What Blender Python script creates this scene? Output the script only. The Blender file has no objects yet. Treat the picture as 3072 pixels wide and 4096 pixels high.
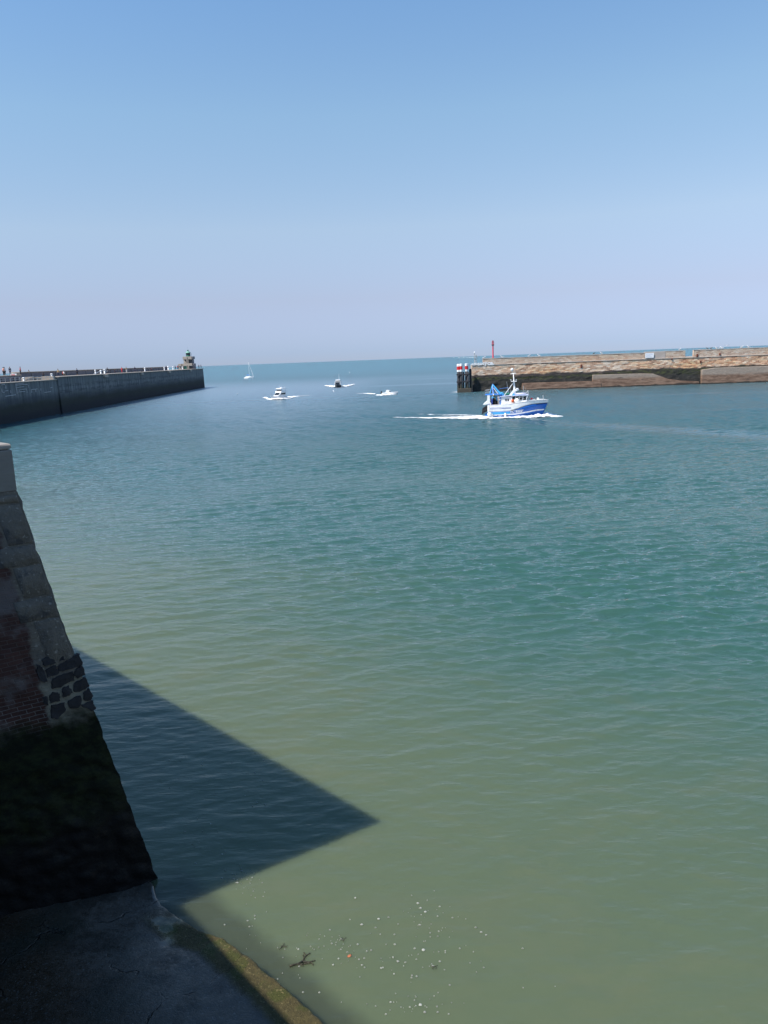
import bpy, bmesh, math, random
from mathutils import Vector, Matrix, Euler, noise
R = math.radians
random.seed(7)
C = bpy.context.scene.collection
sc = bpy.context.scene

# ------------------------------------------------------------------ camera (surveyed from the horizon and water lines)
FPX, PITCH, ROLL, H = 3094.0, R(11.19), R(2.12), 10.0
def ray(px, py):
    u, v = (px - 1536) / FPX, -(py - 2048) / FPX
    c, s = math.cos(-ROLL), math.sin(-ROLL)
    u, v = c * u - s * v, s * u + c * v
    return Vector((u, math.cos(PITCH) + v * math.sin(PITCH), -math.sin(PITCH) + v * math.cos(PITCH)))
def at(px, py, z=0.0):                       # point of the level z seen at a photo pixel
    r = ray(px, py); t = (z - H) / r.z
    return Vector((0, 0, H)) + r * t
def atd(px, py, y):                          # point at depth y seen at a photo pixel
    r = ray(px, py); return Vector((0, 0, H)) + r * (y / r.y)
cam = bpy.data.cameras.new('camera'); co = bpy.data.objects.new('camera', cam); C.objects.link(co)
cam.sensor_fit = 'VERTICAL'; cam.sensor_height = 24.0; cam.lens = FPX / 4096 * 24.0
cam.clip_start = 0.1; cam.clip_end = 60000
co.matrix_world = Matrix.Translation((0, 0, H)) @ Euler((math.pi / 2 - PITCH, 0, 0)).to_matrix().to_4x4() @ Matrix.Rotation(-ROLL, 4, 'Z')
sc.camera = co

# ------------------------------------------------------------------ light
SUN_AZ, SUN_EL = 243.0, 54.3                 # compass bearing the light comes from (clockwise from +y)
w = bpy.data.worlds.new('World'); sc.world = w; w.use_nodes = True
wn = w.node_tree; wn.nodes.clear()
sky = wn.nodes.new('ShaderNodeTexSky'); sky.sky_type = 'NISHITA'; sky.sun_disc = False
sky.sun_elevation = R(SUN_EL); sky.sun_rotation = R(SUN_AZ); sky.altitude = 0
sky.air_density = 1.0; sky.dust_density = 0.0; sky.ozone_density = 1.0
bg = wn.nodes.new('ShaderNodeBackground'); bg.inputs['Strength'].default_value = 0.126
ow = wn.nodes.new('ShaderNodeOutputWorld')
# the clear summer air of the place: a cooler horizon and a deeper blue overhead than the plain sky model gives
wtc = wn.nodes.new('ShaderNodeTexCoord'); wsp = wn.nodes.new('ShaderNodeSeparateXYZ'); wn.links.new(wtc.outputs['Generated'], wsp.inputs[0])
wr = wn.nodes.new('ShaderNodeValToRGB'); wn.links.new(wsp.outputs[2], wr.inputs[0]); we = wr.color_ramp.elements
stops = [(0.0, (.44, .62, 1.26)), (.012, (.48, .65, 1.27)), (.075, (.89, .85, 1.13)), (.156, (1.38, 1.29, 1.32)), (.276, (1.54, 1.64, 1.60)), (.415, (1.42, 1.74, 1.89)), (.9, (1.15, 1.6, 1.9))]
we[0].position, we[0].color = stops[0][0], (*[c / 2 for c in stops[0][1]], 1); we[1].position, we[1].color = stops[-1][0], (*[c / 2 for c in stops[-1][1]], 1)
for p_, c_ in stops[1:-1]:
    e_ = we.new(p_); e_.color = (*[c / 2 for c in c_], 1)
wm = wn.nodes.new('ShaderNodeVectorMath'); wm.operation = 'MULTIPLY'; ws = wn.nodes.new('ShaderNodeVectorMath'); ws.operation = 'SCALE'; ws.inputs[3].default_value = 2 / 1.5
wn.links.new(sky.outputs[0], wm.inputs[0]); wn.links.new(wr.outputs[0], wm.inputs[1]); wn.links.new(wm.outputs[0], ws.inputs[0]); wn.links.new(ws.outputs[0], bg.inputs[0]); wn.links.new(bg.outputs[0], ow.inputs[0])
sl = bpy.data.lights.new('sun', 'SUN'); sl.energy = 5.0; sl.angle = R(0.53); sl.color = (1, 0.94, 0.86)
so = bpy.data.objects.new('sun', sl); C.objects.link(so)
tosun = Vector((math.sin(R(SUN_AZ)) * math.cos(R(SUN_EL)), math.cos(R(SUN_AZ)) * math.cos(R(SUN_EL)), math.sin(R(SUN_EL))))
so.rotation_euler = tosun.to_track_quat('Z', 'Y').to_euler()
sc.view_settings.view_transform = 'Standard'; sc.view_settings.look = 'None'
sc.view_settings.exposure = 0.25; sc.view_settings.gamma = 1.0
sc.render.engine = 'CYCLES'
sc.cycles.max_bounces = 6; sc.cycles.transparent_max_bounces = 12; sc.cycles.use_denoising = True
sc.cycles.volume_bounces = 0; sc.cycles.sample_clamp_indirect = 4

# ------------------------------------------------------------------ node helper
class M:
    def __init__(s, name):
        s.m = bpy.data.materials.new(name); s.m.use_nodes = True; s.t = s.m.node_tree; s.t.nodes.clear()
        s.out = s.t.nodes.new('ShaderNodeOutputMaterial')
        s.geo = s.t.nodes.new('ShaderNodeNewGeometry'); s.tc = s.t.nodes.new('ShaderNodeTexCoord')
    def n(s, typ, ins=None, **props):
        nd = s.t.nodes.new('ShaderNode' + typ)
        for k, v in props.items(): setattr(nd, k, v)
        for k, v in (ins or {}).items():
            if isinstance(v, bpy.types.NodeSocket): s.t.links.new(v, nd.inputs[k])
            else:
                try: nd.inputs[k].default_value = v
                except Exception: nd.inputs[k].default_value = (*v, 1)
        return nd
    def pos(s): return s.geo.outputs['Position']
    def obj(s): return s.tc.outputs['Object']
    def uv(s): return s.tc.outputs['UV']
    def math(s, op, a, b=0.0, c=0.0, clamp=False): return s.n('Math', {0: a, 1: b, 2: c}, operation=op, use_clamp=clamp).outputs[0]
    def sep(s, v): return s.n('SeparateXYZ', {0: v}).outputs
    def comb(s, x, y, z): return s.n('CombineXYZ', {0: x, 1: y, 2: z}).outputs[0]
    def mapv(s, v, scale=(1, 1, 1), rot=(0, 0, 0), loc=(0, 0, 0)):
        return s.n('Mapping', {'Vector': v, 'Scale': scale, 'Rotation': rot, 'Location': loc}).outputs[0]
    def noise(s, v, scale, detail=4, rough=.5, dist=0.0):
        return s.n('TexNoise', {'Vector': v, 'Scale': scale, 'Detail': detail, 'Roughness': rough, 'Distortion': dist}).outputs['Fac']
    def rng(s, v, a, b, lo=0.0, hi=1.0, smooth=True):
        return s.n('MapRange', {0: v, 1: a, 2: b, 3: lo, 4: hi}, interpolation_type='SMOOTHSTEP' if smooth else 'LINEAR', clamp=True).outputs[0]
    def mix(s, f, a, b, blend='MIX'):
        nd = s.t.nodes.new('ShaderNodeMix'); nd.data_type = 'RGBA'; nd.blend_type = blend; nd.clamp_factor = True
        for i, v in ((0, f), (6, a), (7, b)):
            if isinstance(v, bpy.types.NodeSocket): s.t.links.new(v, nd.inputs[i])
            elif i == 0: nd.inputs[i].default_value = v
            else: nd.inputs[i].default_value = (*v, 1) if len(v) == 3 else v
        return nd.outputs[2]
    def ramp(s, f, stops):
        nd = s.t.nodes.new('ShaderNodeValToRGB'); s.t.links.new(f, nd.inputs[0]); e = nd.color_ramp.elements
        e[0].position, e[0].color = stops[0][0], (*stops[0][1], 1)
        e[1].position, e[1].color = stops[-1][0], (*stops[-1][1], 1)
        for p, c in stops[1:-1]:
            x = e.new(p); x.color = (*c, 1)
        return nd.outputs[0]
    def bump(s, h, strength=.5, dist=.05, normal=None):
        ins = {'Height': h, 'Strength': strength, 'Distance': dist}
        if normal: ins['Normal'] = normal
        return s.n('Bump', ins).outputs[0]
    def bsdf(s, col, rough=.8, normal=None, metal=0.0, spec=.5):
        ins = {'Base Color': col, 'Roughness': rough, 'Metallic': metal, 'Specular IOR Level': spec}
        if normal: ins['Normal'] = normal
        b = s.n('BsdfPrincipled', ins); s.t.links.new(b.outputs[0], s.out.inputs[0]); return s.m
    def surf(s, sh): s.t.links.new(sh, s.out.inputs[0]); return s.m

def paint(name, col, rough=.45, var=.12, scale=3.0, metal=0.0):
    m = M(name); n = m.noise(m.obj(), scale, 5, .6)
    d = tuple(c * (1 - var * 2) for c in col); l = tuple(min(1, c * (1 + var)) for c in col)
    return m.bsdf(m.mix(m.rng(n, .3, .7), d, l), rough, m.bump(n, .08, .02), metal)
white = paint('white_paint', (.86, .86, .85), .4, .05)
cream = paint('off_white_gelcoat', (.80, .79, .77), .35, .05)
blue = paint('hull_blue', (.015, .13, .50), .35, .1)
cyan = paint('hull_light_blue', (.06, .42, .78), .4, .06)
azure = paint('gantry_blue', (.04, .22, .66), .4, .1)
slate = paint('name_stripe_blue', (.30, .33, .52), .5, .1)
black = paint('black_rubber', (.012, .012, .014), .6, .2)
dark = paint('dark_net_and_shade', (.018, .017, .022), .85, .4, 9)
glass = paint('window_glass', (.02, .025, .03), .08, .2)
grey = paint('galvanised_steel', (.42, .44, .44), .5, .15)
steel = paint('dark_steel', (.05, .055, .06), .6, .3)
red = paint('red_paint', (.62, .025, .03), .45, .1)
pink = paint('faded_red_paint', (.60, .10, .14), .5, .12)
orange = paint('orange_plastic', (.78, .13, .03), .5, .1)
skin = paint('skin', (.50, .30, .21), .6, .05)
hairm = paint('dark_hair', (.03, .02, .015), .7, .2)
net_green = paint('green_net', (.02, .22, .14), .85, .3, 9)
copper = paint('lantern_green', (.02, .15, .10), .4, .2)
copper_pale = paint('verdigris', (.22, .45, .36), .6, .2)
_cl = {}
def cloth(c):
    if c not in _cl: _cl[c] = paint('cloth', c, .85, .15, 6)
    return _cl[c]

# ------------------------------------------------------------------ mesh helpers
def link(name, bm, mat, parent=None, smooth=False, bevel=0.0):
    bmesh.ops.recalc_face_normals(bm, faces=bm.faces)
    me = bpy.data.meshes.new(name); bm.to_mesh(me); bm.free()
    for m in (mat if isinstance(mat, (list, tuple)) else [mat]): me.materials.append(m)
    if smooth:
        for p in me.polygons: p.use_smooth = True
    o = bpy.data.objects.new(name, me); C.objects.link(o)
    if parent: o.parent = parent
    if bevel:
        b = o.modifiers.new('bevel', 'BEVEL'); b.width = bevel; b.segments = 2; b.limit_method = 'ANGLE'
    return o
def tag(o, label=None, cat=None, group=None, kind=None):
    if label: o['label'] = label
    if cat: o['category'] = cat
    if group: o['group'] = group
    if kind: o['kind'] = kind
    return o
def thing(name, label, cat, loc=(0, 0, 0), rz=0.0, group=None):
    o = bpy.data.objects.new(name, None); C.objects.link(o); o.location = loc; o.rotation_euler = (0, 0, rz)
    o.empty_display_size = .3
    return tag(o, label, cat, group)
def box(bm, x0, x1, y0, y1, z0, z1, mi=0):
    v = [bm.verts.new(p) for p in ((x0, y0, z0), (x1, y0, z0), (x1, y1, z0), (x0, y1, z0), (x0, y0, z1), (x1, y0, z1), (x1, y1, z1), (x0, y1, z1))]
    for f in ((0, 3, 2, 1), (4, 5, 6, 7), (0, 1, 5, 4), (1, 2, 6, 5), (2, 3, 7, 6), (3, 0, 4, 7)):
        bm.faces.new([v[i] for i in f]).material_index = mi
def bx(*a): bm = bmesh.new(); box(bm, *a); return bm
def loft(bm, rings, cap=True, mi=0, closed=True):
    vs = [[bm.verts.new(p) for p in r] for r in rings]; n = len(vs[0])
    for a, b in zip(vs, vs[1:]):
        for i in range(n if closed else n - 1):
            j = (i + 1) % n
            try: bm.faces.new((a[i], a[j], b[j], b[i])).material_index = mi
            except ValueError: pass
    if cap and closed:
        for r in (vs[0], vs[-1]):
            try: bm.faces.new(r).material_index = mi
            except ValueError: pass
    return vs
def tube(bm, pts, r, n=8, mi=0):
    pts = [Vector(p) for p in pts]; rr = r if isinstance(r, (list, tuple)) else [r] * len(pts); rings = []
    for i, p in enumerate(pts):
        d = (pts[min(i + 1, len(pts) - 1)] - pts[max(i - 1, 0)]).normalized()
        a = d.cross(Vector((0, 0, 1)) if abs(d.z) < .9 else Vector((1, 0, 0))).normalized(); b = d.cross(a)
        rings.append([p + (a * math.cos(t) + b * math.sin(t)) * rr[i] for t in (2 * math.pi * k / n for k in range(n))])
    loft(bm, rings, True, mi)
def tb(pts, r, n=8): bm = bmesh.new(); tube(bm, pts, r, n); return bm
def lathe(bm, prof, n=16, c=(0, 0, 0), mi=0):
    loft(bm, [[(c[0] + r * math.cos(2 * math.pi * k / n), c[1] + r * math.sin(2 * math.pi * k / n), c[2] + z) for k in range(n)] for r, z in prof], True, mi)
def lt(prof, n=16, c=(0, 0, 0)): bm = bmesh.new(); lathe(bm, prof, n, c); return bm
def blob(c, r, sx=1, sy=1, sz=1, sub=2, rough=0.0):
    bm = bmesh.new(); bmesh.ops.create_icosphere(bm, subdivisions=sub, radius=1)
    for v in bm.verts:
        k = 1 + rough * noise.noise(v.co * 1.7 + Vector(c))
        v.co = Vector((v.co.x * sx, v.co.y * sy, v.co.z * sz)) * r * k + Vector(c)
    return bm
def prism(poly, y0, y1):                     # outline in x,z extruded along y
    bm = bmesh.new(); loft(bm, [[(x, y0, z) for x, z in poly], [(x, y1, z) for x, z in poly]]); return bm
def lerp_tab(tab, x):
    if x <= tab[0][0]: return tab[0][1]
    for (a, va), (b, vb) in zip(tab, tab[1:]):
        if x <= b: return va + (vb - va) * (x - a) / (b - a)
    return tab[-1][1]
def sstep(a, b, x): t = max(0, min(1, (x - a) / (b - a))); return t * t * (3 - 2 * t)
def text_mesh(name, s, size, mat, parent, mtx):
    cu = bpy.data.curves.new(name, 'FONT'); cu.body = s; cu.size = size; cu.extrude = .004; cu.offset = size * .035
    to = bpy.data.objects.new('tmp', cu); C.objects.link(to); dg = bpy.context.evaluated_depsgraph_get()
    me = bpy.data.meshes.new_from_object(to.evaluated_get(dg)); bpy.data.objects.remove(to)
    me.name = name; me.materials.clear(); me.materials.append(mat)
    o = bpy.data.objects.new(name, me); C.objects.link(o); o.parent = parent; o.matrix_local = mtx
    return o

#SECTION water
# ------------------------------------------------------------------ the sea
def sea_material():
    m = M('harbour_water'); p = m.pos(); x, y, z = m.sep(p)
    big = m.noise(m.mapv(p, (.018, .03, .02)), 1, 3, .55)
    # distance off the quay, bent by slow noise: silt-laden olive water gives way to green, then to the open sea
    off = m.math('ADD', m.math('ADD', m.math('MULTIPLY', x, .62), m.math('MULTIPLY', y, .55)), m.math('MULTIPLY', m.math('SUBTRACT', big, .5), 26))
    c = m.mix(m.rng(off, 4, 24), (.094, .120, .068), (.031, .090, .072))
    silt = m.noise(m.mapv(p, (.35, .55, 1), (0, 0, R(25))), 1, 5, .6, 1.2); c = m.mix(m.rng(silt, .42, .72, 0, m.rng(off, 4, 24, .35, .06)), c, (.118, .128, .072))
    # the water colour darkens in a band along the ledge edge
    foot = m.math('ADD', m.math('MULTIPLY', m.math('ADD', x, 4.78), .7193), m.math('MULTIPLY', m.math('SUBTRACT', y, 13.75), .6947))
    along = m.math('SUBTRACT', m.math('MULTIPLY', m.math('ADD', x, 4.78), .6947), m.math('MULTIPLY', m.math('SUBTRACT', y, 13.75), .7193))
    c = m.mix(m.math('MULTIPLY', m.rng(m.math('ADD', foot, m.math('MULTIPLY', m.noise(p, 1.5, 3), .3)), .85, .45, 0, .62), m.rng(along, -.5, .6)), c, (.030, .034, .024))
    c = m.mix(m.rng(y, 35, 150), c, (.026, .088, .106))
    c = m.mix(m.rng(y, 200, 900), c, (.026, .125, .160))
    c = m.mix(m.rng(m.noise(m.mapv(p, (.05, .12, .1)), 1, 4, .6), .48, .8, 0, .2), c, (.072, .108, .073))
    # the waves themselves are in the mesh; only the finest ripples are a bump
    def crest(sx, sy, rot, det=3):
        return m.noise(m.mapv(p, (sx, sy, 1), (0, 0, R(rot))), 1, det, .55, .3)
    a3 = crest(1.3, 4.0, 12, 3); a4 = crest(3.6, 10, -6, 3)
    h = m.math('ADD', m.math('MULTIPLY', a3, .060), m.math('MULTIPLY', a4, .022))
    h = m.math('MULTIPLY', h, m.math('MULTIPLY', m.rng(off, -2, 26, .35, 1.0), m.rng(y, 60, 260, 1.0, .4)))
    nrm = m.bump(h, 1.0, 1.0)
    fr = m.n('Fresnel', {'IOR': 1.333, 'Normal': nrm}).outputs[0]
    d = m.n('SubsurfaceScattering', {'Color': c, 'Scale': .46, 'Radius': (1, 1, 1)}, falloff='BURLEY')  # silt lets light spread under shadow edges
    g = m.n('BsdfGlossy', {'Color': (1, 1, 1, 1), 'Roughness': m.rng(y, 25, 320, .06, .36), 'Normal': nrm})
    # slicks: smoother water mirrors the pale low sky
    bend = m.math('ADD', m.math('ADD', m.math('MULTIPLY', x, 1.3), y), m.math('MULTIPLY', m.noise(m.mapv(p, (.03, .03, .03)), 1, 3), 14))
    slick = m.math('MULTIPLY', m.rng(m.math('ABSOLUTE', m.math('SUBTRACT', bend, 151)), 10, 2), m.rng(x, 16, 34))
    slick = m.math('MAXIMUM', slick, m.math('MULTIPLY', m.rng(m.noise(m.mapv(p, (.010, .045, .02), (0, 0, R(-14))), 1, 4, .6), .54, .68), .55))
    slick = m.math('MAXIMUM', slick, m.math('MULTIPLY', m.rng(x, 8, -24, 0, .8), m.rng(y, 16, 42)))  # lee of the quay corner
    keep = m.math('ADD', m.rng(y, 12, 115, 1.0, .52), m.math('MULTIPLY', slick, .34))
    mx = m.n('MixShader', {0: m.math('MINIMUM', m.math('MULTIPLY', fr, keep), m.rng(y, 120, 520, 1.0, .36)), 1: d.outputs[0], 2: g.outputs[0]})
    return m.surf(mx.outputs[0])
def sea_mesh():
    import numpy as np
    rng = np.random.default_rng(4)
    # one sheet to the horizon, fine near the quay and coarser with distance
    ys = [1.0]
    while ys[-1] < 420: ys.append(ys[-1] + max(.05, (ys[-1] + 4) * .0031))
    ys = np.array([-400, -60, -8] + ys + [500, 650, 900, 1400, 2500, 5000, 12500.0])
    tt = np.concatenate(([-30, -8, -3, -1.6, -1.1], np.linspace(-.86, .86, 860), [1.1, 1.6, 3, 8, 30]))
    Y, T = np.meshgrid(ys, tt, indexing='ij'); X = T * np.maximum(Y + 12, 12)
    far = np.clip((420 - Y) / 250, 0, 1) * np.clip((.86 - np.abs(T)) / .02, 0, 1) * (Y > 1.0)
    off = X * .62 + Y * .55
    sm = lambda a, b, v: (lambda q: q * q * (3 - 2 * q))(np.clip((v - a) / (b - a), 0, 1))
    def slow(L, n, seed):
        r = np.random.default_rng(seed); g = np.zeros_like(X)
        for _ in range(n):
            k = 2 * math.pi / (L * r.uniform(.6, 1.8)); a = r.uniform(0, 2 * math.pi); g += np.sin(k * (X * math.cos(a) * .6 + Y * math.sin(a)) + r.uniform(0, 7))
        return g / math.sqrt(n / 2)
    gust = .86 + .15 * np.clip(slow(26, 7, 1), -1.6, 1.6) + .13 * np.clip(slow(70, 5, 2), -1.5, 1.5)
    # sheltered slick bands
    gust *= 1 - .72 * np.exp(-((X * 1.3 + Y - 143 + 3 * slow(30, 4, 3)) / 8) ** 2) * sm(18, 32, X)
    gust *= 1 - .4 * sm(-6, 24, -X) * sm(16, 42, Y)
    amp = np.clip(gust, .12, 1.6) * (.20 + .80 * sm(2, 28, off)) * far
    dx = 1.72 / 860 * (Y + 12)
    Z = np.zeros_like(X); DX = np.zeros_like(X); DY = np.zeros_like(X); N = 64
    for i in range(N):
        lam = .20 * (2.6 / .20) ** ((i + rng.uniform(0, 1)) / N); a = R(90) + rng.normal(0, R(26)) + R(6)
        s_ = .048 * (1.15 if .3 < lam < 1.0 else 1.0 if lam <= .3 else .55)
        k = 2 * math.pi / lam; A = s_ / k * amp * np.clip(lam / (2.2 * dx) - .4, 0, 1); ph = k * (X * math.cos(a) + Y * math.sin(a)) + rng.uniform(0, 7)
        Z += A * np.cos(ph); sn = A * np.sin(ph); DX -= sn * math.cos(a); DY -= sn * math.sin(a)
    nr, nc = X.shape; co = np.stack([X + DX, Y + DY, Z], -1).reshape(-1, 3).astype(np.float32)
    idx = np.arange(nr * nc).reshape(nr, nc); q = np.stack([idx[:-1, :-1], idx[:-1, 1:], idx[1:, 1:], idx[1:, :-1]], -1).reshape(-1, 4)
    me = bpy.data.meshes.new('sea'); me.vertices.add(len(co)); me.vertices.foreach_set('co', co.ravel())
    me.loops.add(q.size); me.loops.foreach_set('vertex_index', q.ravel().astype(np.int32))
    me.polygons.add(len(q)); me.polygons.foreach_set('loop_start', np.arange(0, q.size, 4, dtype=np.int32)); me.polygons.foreach_set('use_smooth', np.ones(len(q), bool))
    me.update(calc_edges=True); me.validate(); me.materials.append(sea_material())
    o = bpy.data.objects.new('sea', me); C.objects.link(o); return o
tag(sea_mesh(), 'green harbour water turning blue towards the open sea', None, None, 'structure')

def foam_material():
    m = M('foam'); u, v, _ = m.sep(m.uv()); p = m.pos()
    edge = m.math('ABSOLUTE', m.math('SUBTRACT', m.math('MULTIPLY', v, 2), 1))
    n = m.math('ADD', m.math('MULTIPLY', m.noise(p, .42, 4, .6), .5), m.math('ADD', m.math('MULTIPLY', m.noise(p, 1.5, 4, .65), .3), m.math('MULTIPLY', m.noise(p, 5.0, 3, .6), .2)))
    thr = m.math('ADD', m.math('MULTIPLY', m.math('POWER', edge, 1.8), .34), m.math('MULTIPLY', u, .30))
    a = m.rng(m.math('SUBTRACT', n, m.math('ADD', thr, .22)), -.03, .07)
    d = m.n('BsdfDiffuse', {'Color': (.86, .87, .87, 1), 'Normal': m.bump(n, .6, .12)})
    t = m.n('BsdfTransparent'); mx = m.n('MixShader', {0: a, 1: t.outputs[0], 2: d.outputs[0]})
    return m.surf(mx.outputs[0])
foam = foam_material()
def foam_strip(name, pts, label, nx=48, ny=9, u0=0.0, u1=1.0):
    """pts: (x, y, half width, height) along the strip; u (fade) runs u0..u1 along it"""
    bm = bmesh.new(); uvl = bm.loops.layers.uv.new('UVMap'); n = len(pts) - 1; rows = []
    for i in range(nx + 1):
        t = i / nx * n; k = min(int(t), n - 1); f = t - k
        a, b = pts[k], pts[k + 1]; q = [a[j] + (b[j] - a[j]) * f for j in range(4)]
        d = Vector((b[0] - a[0], b[1] - a[1])).normalized(); nn = Vector((-d.y, d.x)); row = []
        for j in range(ny + 1):
            v = j / ny; s = v * 2 - 1; jit = 1 + .35 * noise.noise(Vector((q[0] * .7, q[1] * .7, s)))
            X, Y = q[0] + nn.x * s * q[2] * jit, q[1] + nn.y * s * q[2] * jit
            Z = .012 + q[3] * max(0, 1 - s * s) * (.8 + .5 * max(-.6, noise.noise(Vector((X * 1.3, Y * 1.3, 3)))) + .25 * noise.noise(Vector((X * 4, Y * 4, 1))))
            row.append((bm.verts.new((X, Y, max(.012, Z))), (u0 + (u1 - u0) * i / nx, v)))
        rows.append(row)
    for a, b in zip(rows, rows[1:]):
        for j in range(ny):
            q = (a[j], a[j + 1], b[j + 1], b[j]); f = bm.faces.new([k[0] for k in q])
            for lp, k in zip(f.loops, q): lp[uvl].uv = k[1]
    o = link(name, bm, foam, smooth=True)
    return tag(o, label, 'foam', None, 'stuff')

#SECTION people
# ------------------------------------------------------------------ people and gulls
def skinned(name, verts, edges, radii, mat, parent, root=0, sub=1):
    me = bpy.data.meshes.new(name); me.from_pydata(verts, edges, []); me.materials.append(mat)
    o = bpy.data.objects.new(name, me); C.objects.link(o); o.parent = parent
    if not me.skin_vertices: me.attributes.new  # the layer comes with the modifier
    md = o.modifiers.new('skin', 'SKIN'); md.use_smooth_shade = True
    for i, r in enumerate(radii): me.skin_vertices[0].data[i].radius = (r, r) if not isinstance(r, tuple) else r
    me.skin_vertices[0].data[root].use_root = True
    if sub: s = o.modifiers.new('sub', 'SUBSURF'); s.levels = s.render_levels = sub
    return o
def person(label, loc, rz, top, legs, lean=0.0, arms='down', head='hair', hat=(.7, .7, .68), scale=1.0, group=None, sit=False, hi=False):
    t = thing('person', label, 'person', loc, rz, group); t.scale = (scale,) * 3
    # faces local +x
    hipz = .92 if not sit else .46
    L = math.sin(lean); K = math.cos(lean)
    P = lambda d, y, side=0: (d * L + side, y, hipz + d * K)
    J = {'pel': (0, 0, hipz), 'belly': P(.2, 0), 'chest': P(.42, 0), 'neck': P(.56, 0), 'chin': P(.64, 0, .01), 'head': P(.73, 0, .015), 'crown': P(.82, 0, .01)}
    for s, nme in ((1, 'l'), (-1, 'r')):
        J['sh' + nme] = P(.50, .17 * s)
        if arms == 'down': J['el' + nme] = P(.22, .23 * s, .0); J['wr' + nme] = P(-.02, .22 * s, .10); J['ha' + nme] = P(-.11, .21 * s, .14)
        else: J['el' + nme] = P(.30, .24 * s, .14); J['wr' + nme] = P(.26, .16 * s, .38); J['ha' + nme] = P(.27, .13 * s, .47)
        J['hip' + nme] = (0, .09 * s, hipz - .06)
        if sit: J['kn' + nme] = (.42, .11 * s, hipz); J['an' + nme] = (.44, .11 * s, .08); J['to' + nme] = (.60, .12 * s, .04)
        else: J['kn' + nme] = (.03, .11 * s, .48); J['an' + nme] = (-.02 + .05 * s, .11 * s, .08); J['to' + nme] = (.13 + .05 * s, .12 * s, .04)
    rad = dict(pel=.14, belly=.13, chest=.15, neck=.055, chin=.075, head=.10, crown=.075, sh=.07, el=.047, wr=.035, ha=.045, hip=.095, kn=.065, an=.045, to=.04)
    names = list(J); idx = {n: i for i, n in enumerate(names)}
    E = [('pel', 'belly'), ('belly', 'chest'), ('chest', 'neck'), ('neck', 'chin'), ('chin', 'head'), ('head', 'crown')]
    for n in 'lr': E += [('chest', 'sh' + n), ('sh' + n, 'el' + n), ('el' + n, 'wr' + n), ('wr' + n, 'ha' + n), ('pel', 'hip' + n), ('hip' + n, 'kn' + n), ('kn' + n, 'an' + n), ('an' + n, 'to' + n)]
    rd = lambda n: rad[n] if n in rad else rad[n[:-1]]
    skinned('body', [J[n] for n in names], [(idx[a], idx[b]) for a, b in E], [rd(n) * .88 for n in names], skin, t)
    def sub(nm, keep, mat, grow):
        ks = [n for n in names if n in keep]; ix = {n: i for i, n in enumerate(ks)}
        skinned(nm, [J[n] for n in ks], [(ix[a], ix[b]) for a, b in E if a in ix and b in ix], [rd(n) * grow for n in ks], mat, t)
    sub('jacket', {'pel', 'belly', 'chest', 'shl', 'ell', 'wrl', 'shr', 'elr', 'wrr'}, cloth(top), 1.08)
    sub('trousers', {'pel', 'hipl', 'knl', 'anl', 'hipr', 'knr', 'anr'}, cloth(legs), 1.12)
    hp = Vector(J['head'])
    if head == 'hair': link('hair', blob(hp + Vector((-.02, 0, .03)), .108, 1, .9, 1.05), hairm, t, True)
    else: link('hat', blob(hp + Vector((-.01, 0, .03)), .135, 1.05, .95, 1.05), cloth(hat), t, True)
    if hi:
        link('nose', blob(hp + Vector((.10, 0, -.02)), .018), skin, t, True)
    return t

gull_w = paint('gull_white', (.80, .80, .80), .7, .03); gull_g = paint('gull_grey', (.33, .36, .40), .7, .1); gull_d = paint('gull_brown', (.09, .08, .07), .8, .2)
bill = paint('gull_bill', (.7, .42, .05), .5, .05)
def gull_bm(flying=False):
    bm = bmesh.new()
    prof = [(-.30, .012, .13), (-.22, .03, .14), (-.10, .075, .16), (.02, .095, .17), (.11, .075, .20), (.165, .05, .26), (.20, .052, .305), (.235, .045, .31), (.262, .016, .305), (.315, .006, .295)]
    if flying: prof = [(a, b, .17 + (c - .17) * .25) for a, b, c in prof]
    rings = [[(x, r * math.cos(t), z + r * math.sin(t)) for t in (2 * math.pi * k / 10 for k in range(10))] for x, r, z in prof]
    loft(bm, rings)
    for f in bm.faces:
        c = f.calc_center_median()
        if c.x > .262: f.material_index = 2
        elif c.x < .08 and c.z > .17 and not flying: f.material_index = 1
    if not flying:
        for s in (-1, 1): tube(bm, [(.0, .035 * s, .10), (.0, .035 * s, .01), (.06, .035 * s, .005)], .008, 6, 2)
    else:
        for s in (-1, 1):
            loft(bm, [[(.10, .06 * s, .18), (-.08, .06 * s, .18), (-.08, .06 * s, .165), (.10, .06 * s, .165)],
                      [(.13, .32 * s, .31), (-.05, .32 * s, .31), (-.05, .32 * s, .30), (.13, .32 * s, .30)],
                      [(-.02, .66 * s, .24), (-.07, .66 * s, .24), (-.07, .66 * s, .235), (-.02, .66 * s, .235)]], True, 1)
    return bm
gulls = {}
def gull(kind, label, loc, rz, scale=1.0, group='gulls about the harbour'):
    if kind not in gulls:
        mats = [gull_w, gull_g, bill] if kind != 'dark' else [gull_d, gull_d, bill]
        o = link('gull', gull_bm(kind == 'flying'), mats, None, True); gulls[kind] = o
    else:
        o = gulls[kind].copy(); C.objects.link(o)
    o.location = loc; o.rotation_euler = (0, 0, rz); o.scale = (scale,) * 3
    return tag(o, label, 'gull', group)

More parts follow.
